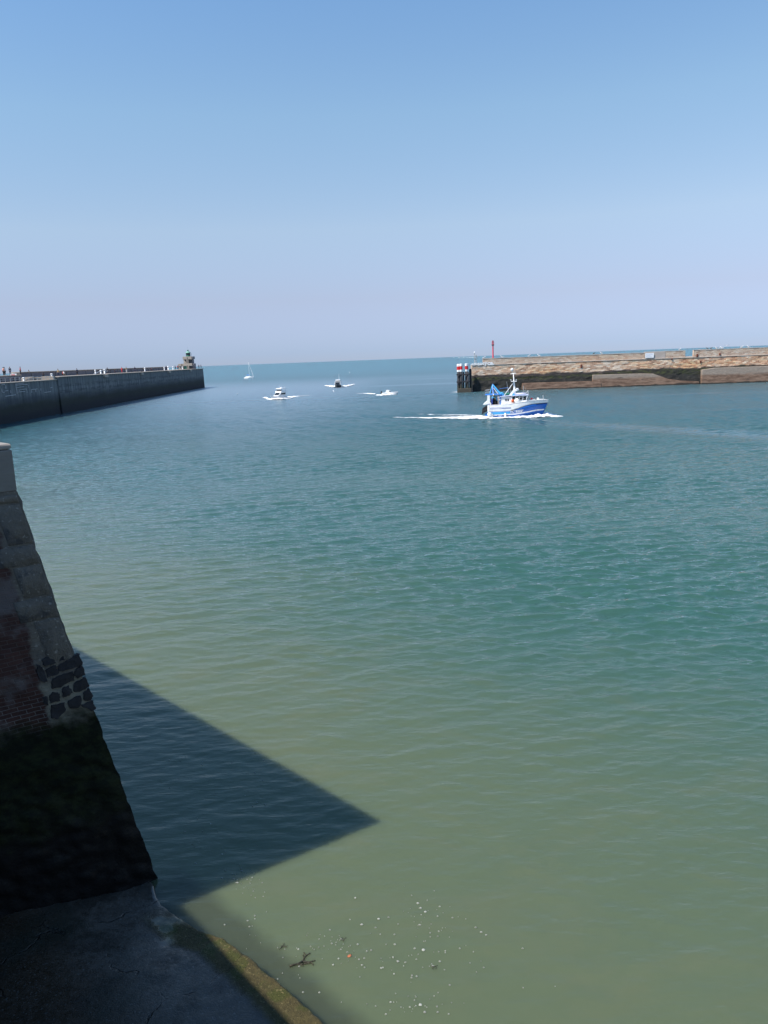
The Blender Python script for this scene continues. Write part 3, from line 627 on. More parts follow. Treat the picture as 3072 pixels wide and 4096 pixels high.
#SECTION pier
# ------------------------------------------------------------------ right-hand stone pier
def masonry():
    m = M('pier_masonry'); p = m.pos(); x, y, z = m.sep(p)
    warp = m.n('TexNoise', {'Vector': p, 'Scale': .35, 'Detail': 3}).outputs['Color']
    vec = m.n('VectorMath', {0: m.comb(x, z, 0), 1: m.n('VectorMath', {0: warp, 3: .5}, operation='SCALE').outputs[0]}, operation='ADD').outputs[0]
    br = m.n('TexBrick', {'Vector': vec, 'Scale': 1.0, 'Mortar Size': .05, 'Mortar Smooth': .4, 'Brick Width': 1.0, 'Row Height': .36, 'Color1': (0, 0, 0, 1), 'Color2': (1, 1, 1, 1), 'Mortar': (.5, .5, .5, 1), 'Bias': 0.0})
    tone = m.math('ADD', m.math('MULTIPLY', m.sep(br.outputs['Color'])[0], .5), m.math('MULTIPLY', m.noise(m.mapv(p, (1.3, 1.3, 3.0)), 1, 5, .75), .6))
    col = m.ramp(tone, [(.22, (.20, .11, .075)), (.36, (.42, .25, .17)), (.48, (.56, .37, .25)), (.60, (.62, .47, .335)), (.76, (.72, .61, .50))])
    col = m.mix(m.rng(m.noise(m.mapv(p, (.09, .09, .22)), 1, 4, .6), .45, .7, 0, .6), col, (.58, .34, .13), 'OVERLAY')
    col = m.mix(m.math('MULTIPLY', br.outputs['Fac'], .55), col, (.60, .50, .42))
    # coping course and parapet bleach paler
    col = m.mix(m.rng(z, 7.25, 7.6, 0, .35), col, (.56, .46, .38))
    n1 = m.noise(m.mapv(p, (.16, .16, .5)), 1, 5, .65); zz = m.math('ADD', z, m.math('MULTIPLY', m.math('SUBTRACT', n1, .5), 2.4))
    streak = m.noise(m.mapv(p, (.35, .35, 3.2)), 1, 4, .6)
    tide = m.mix(m.rng(streak, .52, .66, 0, .55), (.05, .042, .04), (.30, .22, .18))
    col = m.mix(m.rng(zz, 4.75, 4.35), col, tide)
    moss = m.mix(m.rng(m.noise(m.mapv(p, (.8, .8, 2)), 1, 5, .7), .42, .62), (.032, .032, .026), (.066, .074, .026))
    col = m.mix(m.rng(m.math('ADD', zz, m.rng(x, 45, 85, 0, -.5)), 3.95, 3.6), col, moss)
    low = m.mix(m.rng(m.noise(p, .8, 5, .7), .5, .75), (.030, .030, .027), (.085, .075, .06))
    col = m.mix(m.rng(zz, 3.1, 2.7), col, low)
    h = m.math('SUBTRACT', m.math('MULTIPLY', m.noise(p, 1.4, 6, .7), .5), m.math('MULTIPLY', br.outputs['Fac'], .5))
    return m.bsdf(col, .9, m.bump(h, 1.0, .30))
def footing_mat():
    m = M('pier_concrete'); p = m.pos(); x, y, z = m.sep(p)
    n = m.noise(m.mapv(p, (.3, .3, .8)), 1, 6, .65); zz = m.math('ADD', z, m.math('MULTIPLY', m.math('SUBTRACT', n, .5), 1.4))
    col = m.mix(m.rng(zz, 2.0, 2.9), m.mix(m.rng(m.noise(m.mapv(p, (.35, .35, 1.6)), 1, 6, .7), .35, .65), (.13, .075, .05), (.28, .18, .125)), m.mix(m.noise(p, 1.5, 5, .7), (.20, .155, .12), (.40, .33, .27)))
    col = m.mix(m.rng(m.noise(m.mapv(p, (.5, .5, 2)), 1, 4), .62, .72, 0, .7), col, (.08, .06, .05))
    col = m.mix(m.rng(zz, .45, .15), col, (.035, .03, .025))
    return m.bsdf(col, .9, m.bump(m.noise(p, 1.2, 6, .7), .8, .2))
mas, foot = masonry(), footing_mat()
dusty = M('pale_coping'); dusty_m = dusty.bsdf(dusty.mix(dusty.noise(dusty.mapv(dusty.pos(), (.5, .5, 2)), 1, 5, .65), (.42, .34, .28), (.72, .62, .54)), .9)
PA = Vector((26.2, 220.53, 0)); PRZ = math.atan2(-5.63, 80.66)
def pier():
    t = thing('stone_pier', 'long ochre stone pier with parapet, mossy and black below the tide line', 'pier', PA, PRZ)
    rnd = random.Random(3)
    # wall built as a fine relief so that courses catch the light; battered slightly
    bm = bmesh.new(); U = [i * .6 for i in range(0, 272)]; Z = [-2 + .4 * j for j in range(0, 24)]
    Z = [z for z in Z if z < 7.2] + [7.25]
    rows = []
    for u in U:
        row = []
        for z in Z:
            dep = .10 * noise.noise(Vector((u * .35, z * 1.1, 1))) + .07 * noise.noise(Vector((u * 1.1, z * 2.4, 5)))
            if z < 3.2: dep += .22 * noise.noise(Vector((u * .5, z * .7, 9)))
            row.append(bm.verts.new((u, -.05 * (7.25 - z) + dep, z)))
        rows.append(row)
    for a, b in zip(rows, rows[1:]):
        for j in range(len(Z) - 1): bm.faces.new((a[j], b[j], b[j + 1], a[j + 1]))
    # back and ends
    bk = [[bm.verts.new((u, 9.0, z)) for z in (Z[0], Z[-1])] for u in (U[0], U[-1])]
    bm.faces.new([rows[0][j] for j in range(len(Z))] + [bk[0][1], bk[0][0]]); bm.faces.new([rows[-1][j] for j in reversed(range(len(Z)))] + [bk[1][0], bk[1][1]])
    bm.faces.new([r[-1] for r in rows] + [bk[1][1], bk[0][1]])
    link('wall', bm, mas, t)
    link('deck_edge', bx(-.1, 3.0, -.12, 9, 7.26, 7.42), dusty_m, t, bevel=.05)
    link('coping_course', bx(3.0, 163, -.16, 2.0, 7.26, 7.44), dusty_m, t, bevel=.05)
    # parapet, broken by a gap, with pale coping
    for (u0, u1, zz) in ((3.0, 47.4, 9.12), (53.0, 58.4, 9.32), (60.6, 163, 9.36)):
        pr = link('parapet', bx(u0, u1, .05, 1.1, 7.445, zz - .14), mas, t, bevel=.06)
        bm = bmesh.new(); n = int((u1 - u0) / 1.6) + 1
        for i in range(n):
            a, b = u0 + (u1 - u0) * i / n, u0 + (u1 - u0) * (i + 1) / n
            box(bm, a, b - .02, -.02 + rnd.uniform(-.03, .03), 1.18, zz - .135, zz + rnd.uniform(-.04, .03))
        link('coping', bm, dusty_m, pr)
    rend = M('cement_render'); rm = rend.bsdf(rend.mix(rend.noise(rend.pos(), .9, 5), (.34, .29, .25), (.50, .43, .38)), .9)
    link('rendered_patch', bx(47.41, 52.99, .0, 1.1, 7.445, 9.3), rm, t, bevel=.04)
    link('gate_sill', bx(58.42, 60.58, .1, 1.1, 7.445, 7.62), dusty_m, t)
    # concrete footing
    def skirt(poly, y0, y1): 
        bm = bmesh.new(); loft(bm, [[(x, y0 - .1 * (4 - z) * .3, z) for x, z in poly], [(x, y1, z) for x, z in poly]]); return bm
    link('footing', skirt([(13.6, -2), (35.5, -2), (35.5, 1.35), (32.5, 1.85), (13.8, 1.95)], -1.2, .6), foot, t, bevel=.08)
    link('footing', skirt([(33.0, -2), (62.0, -2), (62.0, .75), (57.5, 1.1), (53.6, 1.75), (49.6, 3.3), (46.5, 3.45), (33.2, 3.55)], -1.05, .6), foot, t, bevel=.08)
    link('footing', skirt([(62.6, -2), (163, -2), (163, 4.25), (66, 4.3), (62.6, 3.9)], -1.5, .6), foot, t, bevel=.08)
    # white painted lettering, worn past reading, on the top course
    bm = bmesh.new(); K = 160 / 1659
    def stroke(x0, y0, x1, y1, w_):
        def q(zx, zy):
            px, py = 1870 + zx * K, 1400 + zy * K; r = ray(px, py); inv = t_inv
            o_ = inv @ Vector((0, 0, H)); d_ = (inv.to_3x3() @ r); s_ = (-.22 - o_.y) / d_.y; return o_ + d_ * s_
        a, b = q(x0, y0), q(x1, y1); d = (b - a).normalized(); nn = Vector((-d.z, 0, d.x)) * w_
        loft(bm, [[a - nn + Vector((0, k, 0)), a + nn + Vector((0, k, 0)), b + nn + Vector((0, k, 0)), b - nn + Vector((0, k, 0))] for k in (0, .14)])
    bpy.context.view_layer.update(); t_inv = t.matrix_world.inverted()
    for s in ((190, 555, 190, 640), (240, 550, 240, 635), (235, 620, 312, 625), (300, 545, 300, 630), (330, 550, 380, 575), (375, 575, 330, 605), (380, 600, 410, 605),
              (425, 560, 425, 620), (420, 560, 495, 550), (420, 622, 500, 618), (520, 552, 590, 548), (525, 550, 525, 600), (520, 610, 600, 605), (560, 575, 590, 575),
              (630, 540, 630, 600), (630, 540, 720, 530), (630, 598, 700, 590), (740, 530, 740, 590), (735, 530, 808, 522), (800, 520, 800, 580), (750, 590, 755, 650), (755, 650, 715, 672),
              (850, 520, 850, 610), (850, 525, 930, 520), (850, 605, 1040, 600), (945, 515, 950, 590), (945, 520, 1030, 515), (1030, 515, 1030, 600), (960, 560, 1020, 555), (1050, 600, 1110, 575)):
        stroke(*s, .13)
    link('painted_lettering', bm, white, t)
    rust = paint('rust', (.16, .045, .025), .9, .3)
    for px, py, h in ((2040, 1447, .9), (2543, 1420, .5), (2783, 1422, .9), (2780, 1447, .7), (2198, 1432, .4)):
        q = t_inv @ at(px, py, 8.0 - (py - 1419) * .07)
        link('iron_stain', bx(q.x - .22, q.x + .22, -.30, .05, 8.0 - (py - 1419) * .07 - h / 2, 8.0 - (py - 1419) * .07 + h / 2), rust, t, bevel=.1)
    return t
pt = pier()
PM = pt.matrix_world.copy()
def on_pier(u, v, z): return PM @ Vector((u, v, z))
def pier_u(px, py, v):                        # where along the pier a photo pixel falls in the plane v
    inv = PM.inverted(); o_, d_ = inv @ Vector((0, 0, H)), inv.to_3x3() @ ray(px, py); s_ = (v - o_.y) / d_.y; return o_ + d_ * s_
# notice board
u = pier_u(2598, 1414, -.1)
nb = thing('notice_board', 'white notice board with faint blue lines of text on the pier parapet', 'sign', on_pier(u.x, -.25, 7.5), PRZ)
link('panel', bx(-1.15, 1.15, -.04, .04, .12, 1.42), white, nb, bevel=.01)
bm = bmesh.new()
for k, (a, b) in enumerate(((-.9, .8), (-.95, .9), (-.9, .3), (-.95, .6))): box(bm, a, b, -.048, -.042, 1.14 - k * .26, 1.20 - k * .26)
link('text_lines', bm, slate, nb)
# visitor in the gap
u = pier_u(2706, 1415, 2.5); person('dark-clothed person standing in the gap of the pier parapet', on_pier(u.x, 2.5, 7.26), R(-90), (.03, .03, .035), (.03, .03, .04), scale=.95)
# red beacon
u = pier_u(1972, 1434, 2.5); bpos = on_pier(u.x, 2.5, 7.4)
b = thing('harbour_beacon', 'tall red harbour beacon column with caged lamp top on the pier', 'beacon', bpos, PRZ)
link('plinth', bx(-.7, .7, -.6, .6, -.2, 1.75), mas, b, bevel=.05)
link('column', lt([(.30, 1.7), (.22, 2.0), (.20, 4.9), (.20, 5.3)], 14), pink, b, True)
link('platform', lt([(.24, 5.15), (.38, 5.25), (.38, 5.42), (.24, 5.45)], 14), steel, b)
for k in range(6):
    a = k * math.pi / 3; link('cage_bar', tb([(.30 * math.cos(a), .30 * math.sin(a), 5.4), (.31 * math.cos(a), .31 * math.sin(a), 6.05), (.12 * math.cos(a), .12 * math.sin(a), 6.55)], .04, 5), pink, b)
link('lamp_post', lt([(.12, 5.4), (.12, 5.95)], 10), pink, b)
link('lamp', lt([(.13, 5.95), (.18, 6.05), (.18, 6.4), (.10, 6.55), (.03, 6.62)], 12), steel, b, True)
# twin post on the pier head
u = pier_u(1900, 1460, 1.0)
b = thing('signal_post', 'slim grey twin signal post on the pier head', 'post', on_pier(u.x, 1.0, 7.4), PRZ)
link('pole', tb([(-.1, 0, -.1), (-.1, 0, 3.2)], .12, 8), grey, b); link('pole', tb([(.32, 0, -.1), (.32, 0, 2.9)], .09, 8), grey, b)
link('lamp', lt([(.1, 3.2), (.17, 3.25), (.17, 3.55), (.05, 3.7)], 10, (-.1, 0, 0)), white, b, True)
link('clamp', bx(-.25, .45, -.1, .1, 1.55, 1.7), steel, b); link('loudhailer', bx(.2, .5, -.15, .15, 2.1, 2.8), grey, b, bevel=.05)

# mooring dolphin of piles
def dolphin():
    u0 = pier_u(1836, 1568, -2.2)
    o = on_pier(u0.x, -2.2, 0); t = thing('pile_dolphin', 'black timber pile dolphin with red and white banded tops at the pier head', 'dolphin', o, PRZ)
    pm = M('tarred_timber'); pz = pm.sep(pm.pos())[2]
    tar = pm.bsdf(pm.mix(pm.rng(pm.math('ADD', pz, pm.noise(pm.pos(), 1, 4)), 1.6, 3.4), pm.mix(pm.noise(pm.pos(), 2, 4), (.03, .04, .018), (.06, .055, .045)), pm.mix(pm.noise(pm.mapv(pm.pos(), (2, 2, .3)), 1, 5), (.010, .010, .014), (.035, .035, .042))), .75)
    MPP = 280 / 1659 * (218.6 / FPX) # metres per zoom unit of the survey picture
    X = lambda zx: (zx - 215) * MPP
    piles = [(X(212), .0, .46, 1.0), (X(272), -.5, .38, 1.05), (X(398), .0, .46, 1.05)]
    for x, y, r, dz in piles:
        pl = link('pile', lt([(r, -2), (r * .95, 4.7 + dz)], 14, (x, y, 0)), tar, t, True)
        link('white_band', lt([(r, 4.7 + dz), (r, 5.25 + dz)], 14, (x, y, 0)), white, pl)
        link('red_band', lt([(r * 1.01, 5.25 + dz), (r * 1.01, 6.2 + dz)], 14, (x, y, 0)), red, pl)
        link('white_cap', lt([(r, 6.2 + dz), (r, 6.75 + dz), (r * .8, 6.85 + dz)], 14, (x, y, 0)), white, pl)
    link('pile', lt([(.30, -2), (.28, 5.6)], 12, (X(425), -.55, 0)), tar, t, True)
    link('pile', lt([(.24, -2), (.22, 5.6)], 12, (X(330), 1.2, 0)), tar, t, True)
    link('fender_pile', lt([(.36, -2), (.36, 6.2), (.2, 6.4)], 12, (X(490), .9, 0)), tar, t, True)
    for z in (4.95, 2.95):
        link('crossbeam', bx(X(160), X(468), -.95, -.62, z - .17, z + .17), tar, t, bevel=.03)
        link('crossbeam', bx(X(165), X(468), .42, .72, z - .15, z + .15), tar, t, bevel=.03)
    base = M('weedy_concrete'); bmat = base.bsdf(base.mix(base.noise(base.pos(), 1.5, 5), (.035, .032, .026), (.10, .085, .065)), .9)
    link('concrete_base', bx(X(192), X(505), -1.15, 1.6, -2, 1.15), bmat, t, bevel=.1)
    p = lambda px, py: at(px, py).xy
    foam_strip('wash_foam', [(*p(1805, 1569), .2, .02), (*p(1822, 1568), .7, .06), (*p(1842, 1570), .5, .08), (*p(1870, 1569), .4, .06), (*p(1905, 1566), .25, .02)], 'thin line of foam washing at the foot of the piles', 40, 6, .15, .25)
dolphin()
# gulls on the pier
for i, (px, py, v, kind, lab) in enumerate((
    (1936, 1433, .5, 'white', 'white gull at the very end of the pier parapet'), (2008, 1430, .5, 'white', 'white gull on the parapet next to the red beacon'),
    (2116, 1425, .5, 'white', 'white gull on the parapet above the trawler mast'), (2156, 1423, .5, 'white', 'white gull on the parapet just past the trawler mast'),
    (2376, 1414, .5, 'dark', 'dark gull beside a white gull between beacon and notice board'), (2406, 1412, .5, 'white', 'white gull beside a dark gull between beacon and notice board'),
    (2719, 1402, .5, 'white', 'white gull on the parapet corner at the gap'), (2829, 1395, .5, 'dark', 'first dark gull of the row beyond the parapet gap'),
    (2844, 1394, .5, 'dark', 'second dark gull of the row beyond the parapet gap'), (2866, 1393, .5, 'white', 'first white gull after the two dark gulls'),
    (2879, 1392, .5, 'white', 'middle white gull of the three after the dark gulls'), (2888, 1391.5, .5, 'white', 'last white gull of the three after the dark gulls'),
    (2967, 1390, .5, 'white', 'crouching white gull on the bare stretch of far parapet'), (2994, 1389, .5, 'white', 'large white gull near the edge of the picture on the parapet'))):
    u = pier_u(px, py, v); zt = 9.13 if u.x < 50 else 9.38
    gull(kind, lab, on_pier(u.x, v, zt), [0, 3.1, .4, 2.7][i % 4], 1.7 if kind == 'white' else 1.5, 'gulls on the pier parapet')
u = pier_u(2908, 1385, 2); gull('flying', 'white gull in flight just above the pier parapet', on_pier(u.x, 2, u.z), .6, 1.3)

#SECTION jetty
# ------------------------------------------------------------------ left-hand jetty with the lighthouse
JA = Vector((-74.8, 153.0, 0)); JB = Vector((-81.12, 364.0, 0)); JRZ = math.atan2(JB.y - JA.y, JB.x - JA.x); JL = (JB - JA).length
def jetty_mat(slots):
    m = M('jetty_concrete'); o = m.obj(); x, y, z = m.sep(o)
    n = m.noise(m.mapv(o, (.12, .3, .35)), 1, 5, .65); zz = m.math('ADD', z, m.math('MULTIPLY', m.math('SUBTRACT', n, .5), 1.6))
    col = m.mix(m.rng(m.noise(m.mapv(o, (1.1, .8, .12)), 1, 5, .7), .35, .65), (.075, .086, .096), (.185, .195, .195))
    if slots:
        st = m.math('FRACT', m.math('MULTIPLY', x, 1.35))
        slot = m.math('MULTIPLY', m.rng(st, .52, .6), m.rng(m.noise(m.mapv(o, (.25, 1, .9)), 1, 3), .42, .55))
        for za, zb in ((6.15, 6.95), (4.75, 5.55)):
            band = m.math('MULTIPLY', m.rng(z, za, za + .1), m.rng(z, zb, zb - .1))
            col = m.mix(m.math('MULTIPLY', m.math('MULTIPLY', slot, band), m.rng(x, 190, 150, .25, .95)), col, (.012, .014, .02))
    jt = m.math('FRACT', m.math('MULTIPLY', x, 1 / 26.0)); col = m.mix(m.rng(m.math('ABSOLUTE', m.math('SUBTRACT', jt, .5)), .012, .004, 0, .8), col, (.03, .035, .04))
    col = m.mix(m.rng(zz, 5.6, 4.2, 0, .75), col, (.036, .043, .052))
    col = m.mix(m.rng(m.noise(m.mapv(o, (.1, .3, .8)), 1, 4), .5, .62, 0, .5), col, m.mix(m.rng(zz, 3, 5), (.05, .065, .03), (.12, .13, .125)))
    col = m.mix(m.rng(zz, 4.6, 2.6), col, m.mix(n, (.012, .017, .014), (.026, .031, .025)))
    col = m.mix(m.rng(zz, 2.6, 1.0), col, (.011, .013, .017))
    return m.bsdf(col, .9, m.bump(m.noise(o, 1.2, 5, .7), .5, .15))
def concrete(name, a, b, sc=1.0):
    m = M(name); n = m.noise(m.mapv(m.pos(), (.6, .6, 1.2)), sc, 6, .65)
    return m.bsdf(m.mix(n, a, b), .9, m.bump(n, .4, .08))
pale_c = concrete('pale_concrete', (.26, .23, .19), (.46, .40, .34)); grey_c = concrete('grey_concrete', (.15, .14, .135), (.27, .25, .24)); dk_c = concrete('dark_concrete', (.12, .115, .13), (.225, .21, .23))
jt = thing('harbour_jetty', 'long dark concrete jetty with landing stage and high sea wall', 'jetty', JA, JRZ)
bpy.context.view_layer.update(); JM = jt.matrix_world.copy()
def on_j(u, v, z): return JM @ Vector((u, v, z))
def j_at(px, py, v):
    inv = JM.inverted(); o_, d_ = inv @ Vector((0, 0, H)), inv.to_3x3() @ ray(px, py); s_ = (v - o_.y) / d_.y; return o_ + d_ * s_
def jetty():
    t = jt; jm = jetty_mat(True)
    bm = bmesh.new(); loft(bm, [[(u, -.25, -3), (u, 0, 8.5), (u, 12, 8.5), (u, 12, -3)] for u in (32.8, JL)]); link('main_wall', bm, jm, t, bevel=.08)
    bm = bmesh.new(); loft(bm, [[(u, .12, -3), (u, .32, 7.9), (u, 12, 7.9), (u, 12, -3)] for u in (-60, 32.79)]); ls = link('landing_wall', bm, jetty_mat(False), t, bevel=.06)
    # deck slabs with gaps where the ladders come up
    cuts = [j_at(x, 1490, 0).x for x in (411, 425, 560, 568, 671, 679, 758, 764)]
    edges = [32.8] + cuts + [JL + .1]
    for i in range(0, len(edges), 2): link('deck_slab', bx(edges[i], edges[i + 1], -.35, 12, 8.505, 8.70), pale_c, t, bevel=.03)
    for i in range(1, len(edges) - 1, 2):
        a, b = edges[i], edges[i + 1]
        link('ladder_recess', bx(a + .02, b - .02, -.55, .4, 7.75, 8.45), pale_c, t, bevel=.04); link('deck_slab', bx(a + .01, b - .01, .6, 12, 8.505, 8.68), pale_c, t)
    link('landing_slab', bx(-60, 32.7, .1, 3.6, 7.905, 8.08), pale_c, t, bevel=.03)
    link('upper_walkway', bx(-60, 22.0, 4.0, 9.5, 7.905, 9.28), dk_c, t, bevel=.03)
    link('walkway_coping', bx(-60, 22.1, 3.85, 9.5, 9.285, 9.45), pale_c, t, bevel=.03)
    link('end_block', bx(31.3, 32.75, .5, 3.2, 8.085, 8.85), pale_c, t, bevel=.04)
    bm = bmesh.new()
    for k in range(24): box(bm, -26 + k * 2.0, -25.75 + k * 2.0, 3.80, 3.995, 8.09, 8.95)
    link('walkway_ribs', bm, grey_c, t)
    # steps linking landing and deck
    bm = bmesh.new(); prof = [(22.3, 7.91)]
    for k in range(6): prof += [(22.3 + k * 1.1, 8.12 + k * .16), (22.3 + (k + 1) * 1.1, 8.12 + k * .16)]
    prof += [(28.9, 7.91)]
    link('stairs', prism(prof, 3.9, 8.8), pale_c, t)
    # sea wall
    sw = link('sea_wall', bx(27.5, 172, 6.6, 8.2, 8.0, 9.88), dk_c, t, bevel=.12)
    link('sea_wall_coping', bx(27.2, 172.2, 6.35, 8.35, 9.885, 10.10), pale_c, t, bevel=.08)
    bm = bmesh.new(); loft(bm, [[(27.45 + 1.1 * math.cos(a), 7.4 + .95 * math.sin(a), z) for a in (2 * math.pi * k / 16 for k in range(16))] for z in (7.95, 10.0)]); link('wall_end', bm, pale_c, t)
    bm = bmesh.new(); loft(bm, [[(26.9 + 2.0 * math.cos(a), 7.2 + 1.9 * math.sin(a), z) for a in (2 * math.pi * k / 18 for k in range(18))] for z in (8.05, 8.30)]); link('wall_end_step', bm, pale_c, t, bevel=.03)
    for k in range(18): link('buttress', bx(34 + k * 7.6, 34.4 + k * 7.6, 6.45, 6.6, 8.55, 9.7), grey_c, t)
    # railing along the landing edge
    bm = bmesh.new()
    for k in range(24):
        u = -22 + k * 2.3
        if u < 31: tube(bm, [(u, .3, 8.05), (u, .3, 9.0)], .05, 6)
    for z in (9.0, 8.55): tube(bm, [(-24, .3, z), (31, .3, z)], .03, 5)
    link('railing', bm, grey, t)
    # timber strips on the landing wall
    bm = bmesh.new(); K = 240 / 1659
    def st(x0, y0, x1, y1, w_=.05):
        a, b = [j_at(x_ * K, 1470 + y_ * K, .22) for x_, y_ in ((x0, y0), (x1, y1))]; d = (b - a).normalized(); nn = Vector((-d.z, 0, d.x)) * w_
        loft(bm, [[a - nn + Vector((0, k, 0)), a + nn + Vector((0, k, 0)), b + nn + Vector((0, k, 0)), b - nn + Vector((0, k, 0))] for k in (-.08, .12)])
    for s in ((430, 455, 470, 720), (430, 460, 640, 432), (440, 490, 760, 462), (470, 550, 660, 530), (560, 605, 720, 595), (500, 680, 690, 660), (720, 600, 745, 690), (520, 600, 530, 650), (150, 795, 430, 755),
              (870, 610, 875, 695), (860, 610, 1030, 592), (980, 610, 990, 680), (1120, 580, 1128, 640), (1230, 690, 1400, 668), (40, 590, 60, 680), (70, 690, 120, 685), (130, 650, 220, 640), (155, 500, 160, 600), (20, 480, 130, 470), (770, 480, 790, 560), (1400, 560, 1440, 545), (290, 640, 295, 700)):
        st(*s)
    link('timber_strips', bm, concrete('weathered_timber', (.34, .34, .35), (.6, .6, .6)), ls)
jetty()
# red and white panel on the rounded wall end
pn = j_at(137, 1497, 6.9)
sg = thing('warning_sign', 'white sign with a red symbol on the rounded end of the sea wall', 'sign', on_j(25.75, 7.2, 8.5), JRZ)
link('panel', bx(-.04, .0, -.75, .75, .05, 1.25), white, sg, bevel=.01)
link('red_symbol', prism([(-.052, .45), (-.042, .45), (-.042, 1.1), (-.052, 1.1)], -.4, .4), red, sg)

def lighthouse():
    c = j_at(757, 1470, 5.2)
    t = thing('lighthouse', 'stepped square concrete lighthouse with green lantern at the jetty end', 'lighthouse', on_j(c.x, 5.2, 8.7), JRZ + R(-90))
    # local: x to the right as seen from the quay, y away, z up
    K = .0859 * 355 / FPX; X = lambda zx: (zx - 640) * K; Zt = lambda zy: (1095 - zy) * K
    link('lower_block', bx(X(395), X(845), -1.9, 2.2, 0, Zt(950)), dk_c, t)
    # lower storey: fins, sill band, recesses
    link('lower_band', bx(X(395), X(830), -2.25, 2.3, Zt(945), Zt(840)), pale_c, t, bevel=.04)
    for a, b in ((395, 420), (585, 608), (648, 680)): link('fin', bx(X(a), X(b), -2.35, -1.85, 0, Zt(945)), pale_c, t, bevel=.02)
    link('lower_recess', bx(X(420), X(585), -1.93, -1.86, .1, Zt(960)), copper, t)
    link('lower_opening', bx(X(690), X(835), -1.94, -1.86, .1, Zt(955)), glass, t)
    link('side_buttress', prism([(X(300), 0), (X(335), 0), (X(335), Zt(950)), (X(210), Zt(950)), (X(185), Zt(950))], -2.0, 1.8), dk_c, t)
    link('side_buttress', prism([(X(215), 0), (X(320), 0), (X(210), Zt(935))], -2.2, -2.0), pale_c, t)
    link('side_band', bx(X(185), X(340), -2.25, 1.9, Zt(945), Zt(850)), pale_c, t, bevel=.04)
    link('side_post', bx(X(335), X(350), -2.1, -1.8, 0, Zt(850)), pale_c, t); link('side_post', bx(X(382), X(395), -2.1, -1.8, 0, Zt(850)), pale_c, t)
    # upper storey
    link('upper_block', bx(X(470), X(845), -1.5, 1.9, Zt(840) + .005, Zt(660)), dk_c, t)
    link('upper_wing', prism([(X(445), Zt(835)), (X(585), Zt(835)), (X(470), Zt(665)), (X(445), Zt(665))], -1.85, -1.52), pale_c, t)
    for a, b in ((580, 604), (640, 668)): link('fin', bx(X(a), X(b), -2.05, -1.52, Zt(835), Zt(665)), pale_c, t, bevel=.02)
    link('upper_window', bx(X(672), X(832), -1.58, -1.505, Zt(815), Zt(680)), glass, t)
    link('upper_window', bx(X(480), X(578), -1.56, -1.505, Zt(815), Zt(680)), steel, t)
    link('gallery_band', bx(X(415), X(828), -2.0, 2.1, Zt(660) + .005, Zt(530)), pale_c, t, bevel=.06)
    link('gallery_side', bx(X(828) + .01, X(890), -1.8, 2.0, Zt(655), Zt(535)), dk_c, t, bevel=.04)  # shaded right side of the tower, its shade put into darker concrete
    link('corner_pilaster', bx(X(610), X(634), -2.12, -1.9, 0, Zt(560)), grey_c, t)
    link('lower_side', bx(X(846), X(915), -1.6, 1.9, 0, Zt(850)), dk_c, t, bevel=.04)  # shade on this side of the base is likewise painted as darker concrete
    lx = X(640); z0 = Zt(530)
    ln = link('lantern', lt([(1.02, z0), (1.05, z0 + .1), (1.0, z0 + .15), (1.0, z0 + 1.5), (1.12, z0 + 1.6)], 18, (lx, 0, 0)), copper, t, True)
    link('lantern_glass', lt([(1.015, z0 + .55), (1.015, z0 + 1.35)], 18, (lx, 0, 0)), glass, ln)
    link('dome', lt([(1.22, z0 + 1.6), (1.2, z0 + 1.7), (.85, z0 + 2.05), (.40, z0 + 2.35), (.30, z0 + 2.42)], 18, (lx, 0, 0)), copper_pale, t, True)
    link('vent_ball', lt([(.2, z0 + 2.40), (.36, z0 + 2.62), (.30, z0 + 2.85), (.08, z0 + 2.98)], 12, (lx, 0, 0)), copper, t, True)
    link('lightning_rod', tb([(lx, 0, z0 + 2.95), (lx, 0, z0 + 4.2)], .025, 5), grey, t)
    link('davit', tb([(lx + 1.1, -.2, z0 + 1.7), (lx + 1.5, -.2, z0 + 1.5), (lx + 1.5, -.2, z0)], .05, 6), steel, t)
lighthouse()
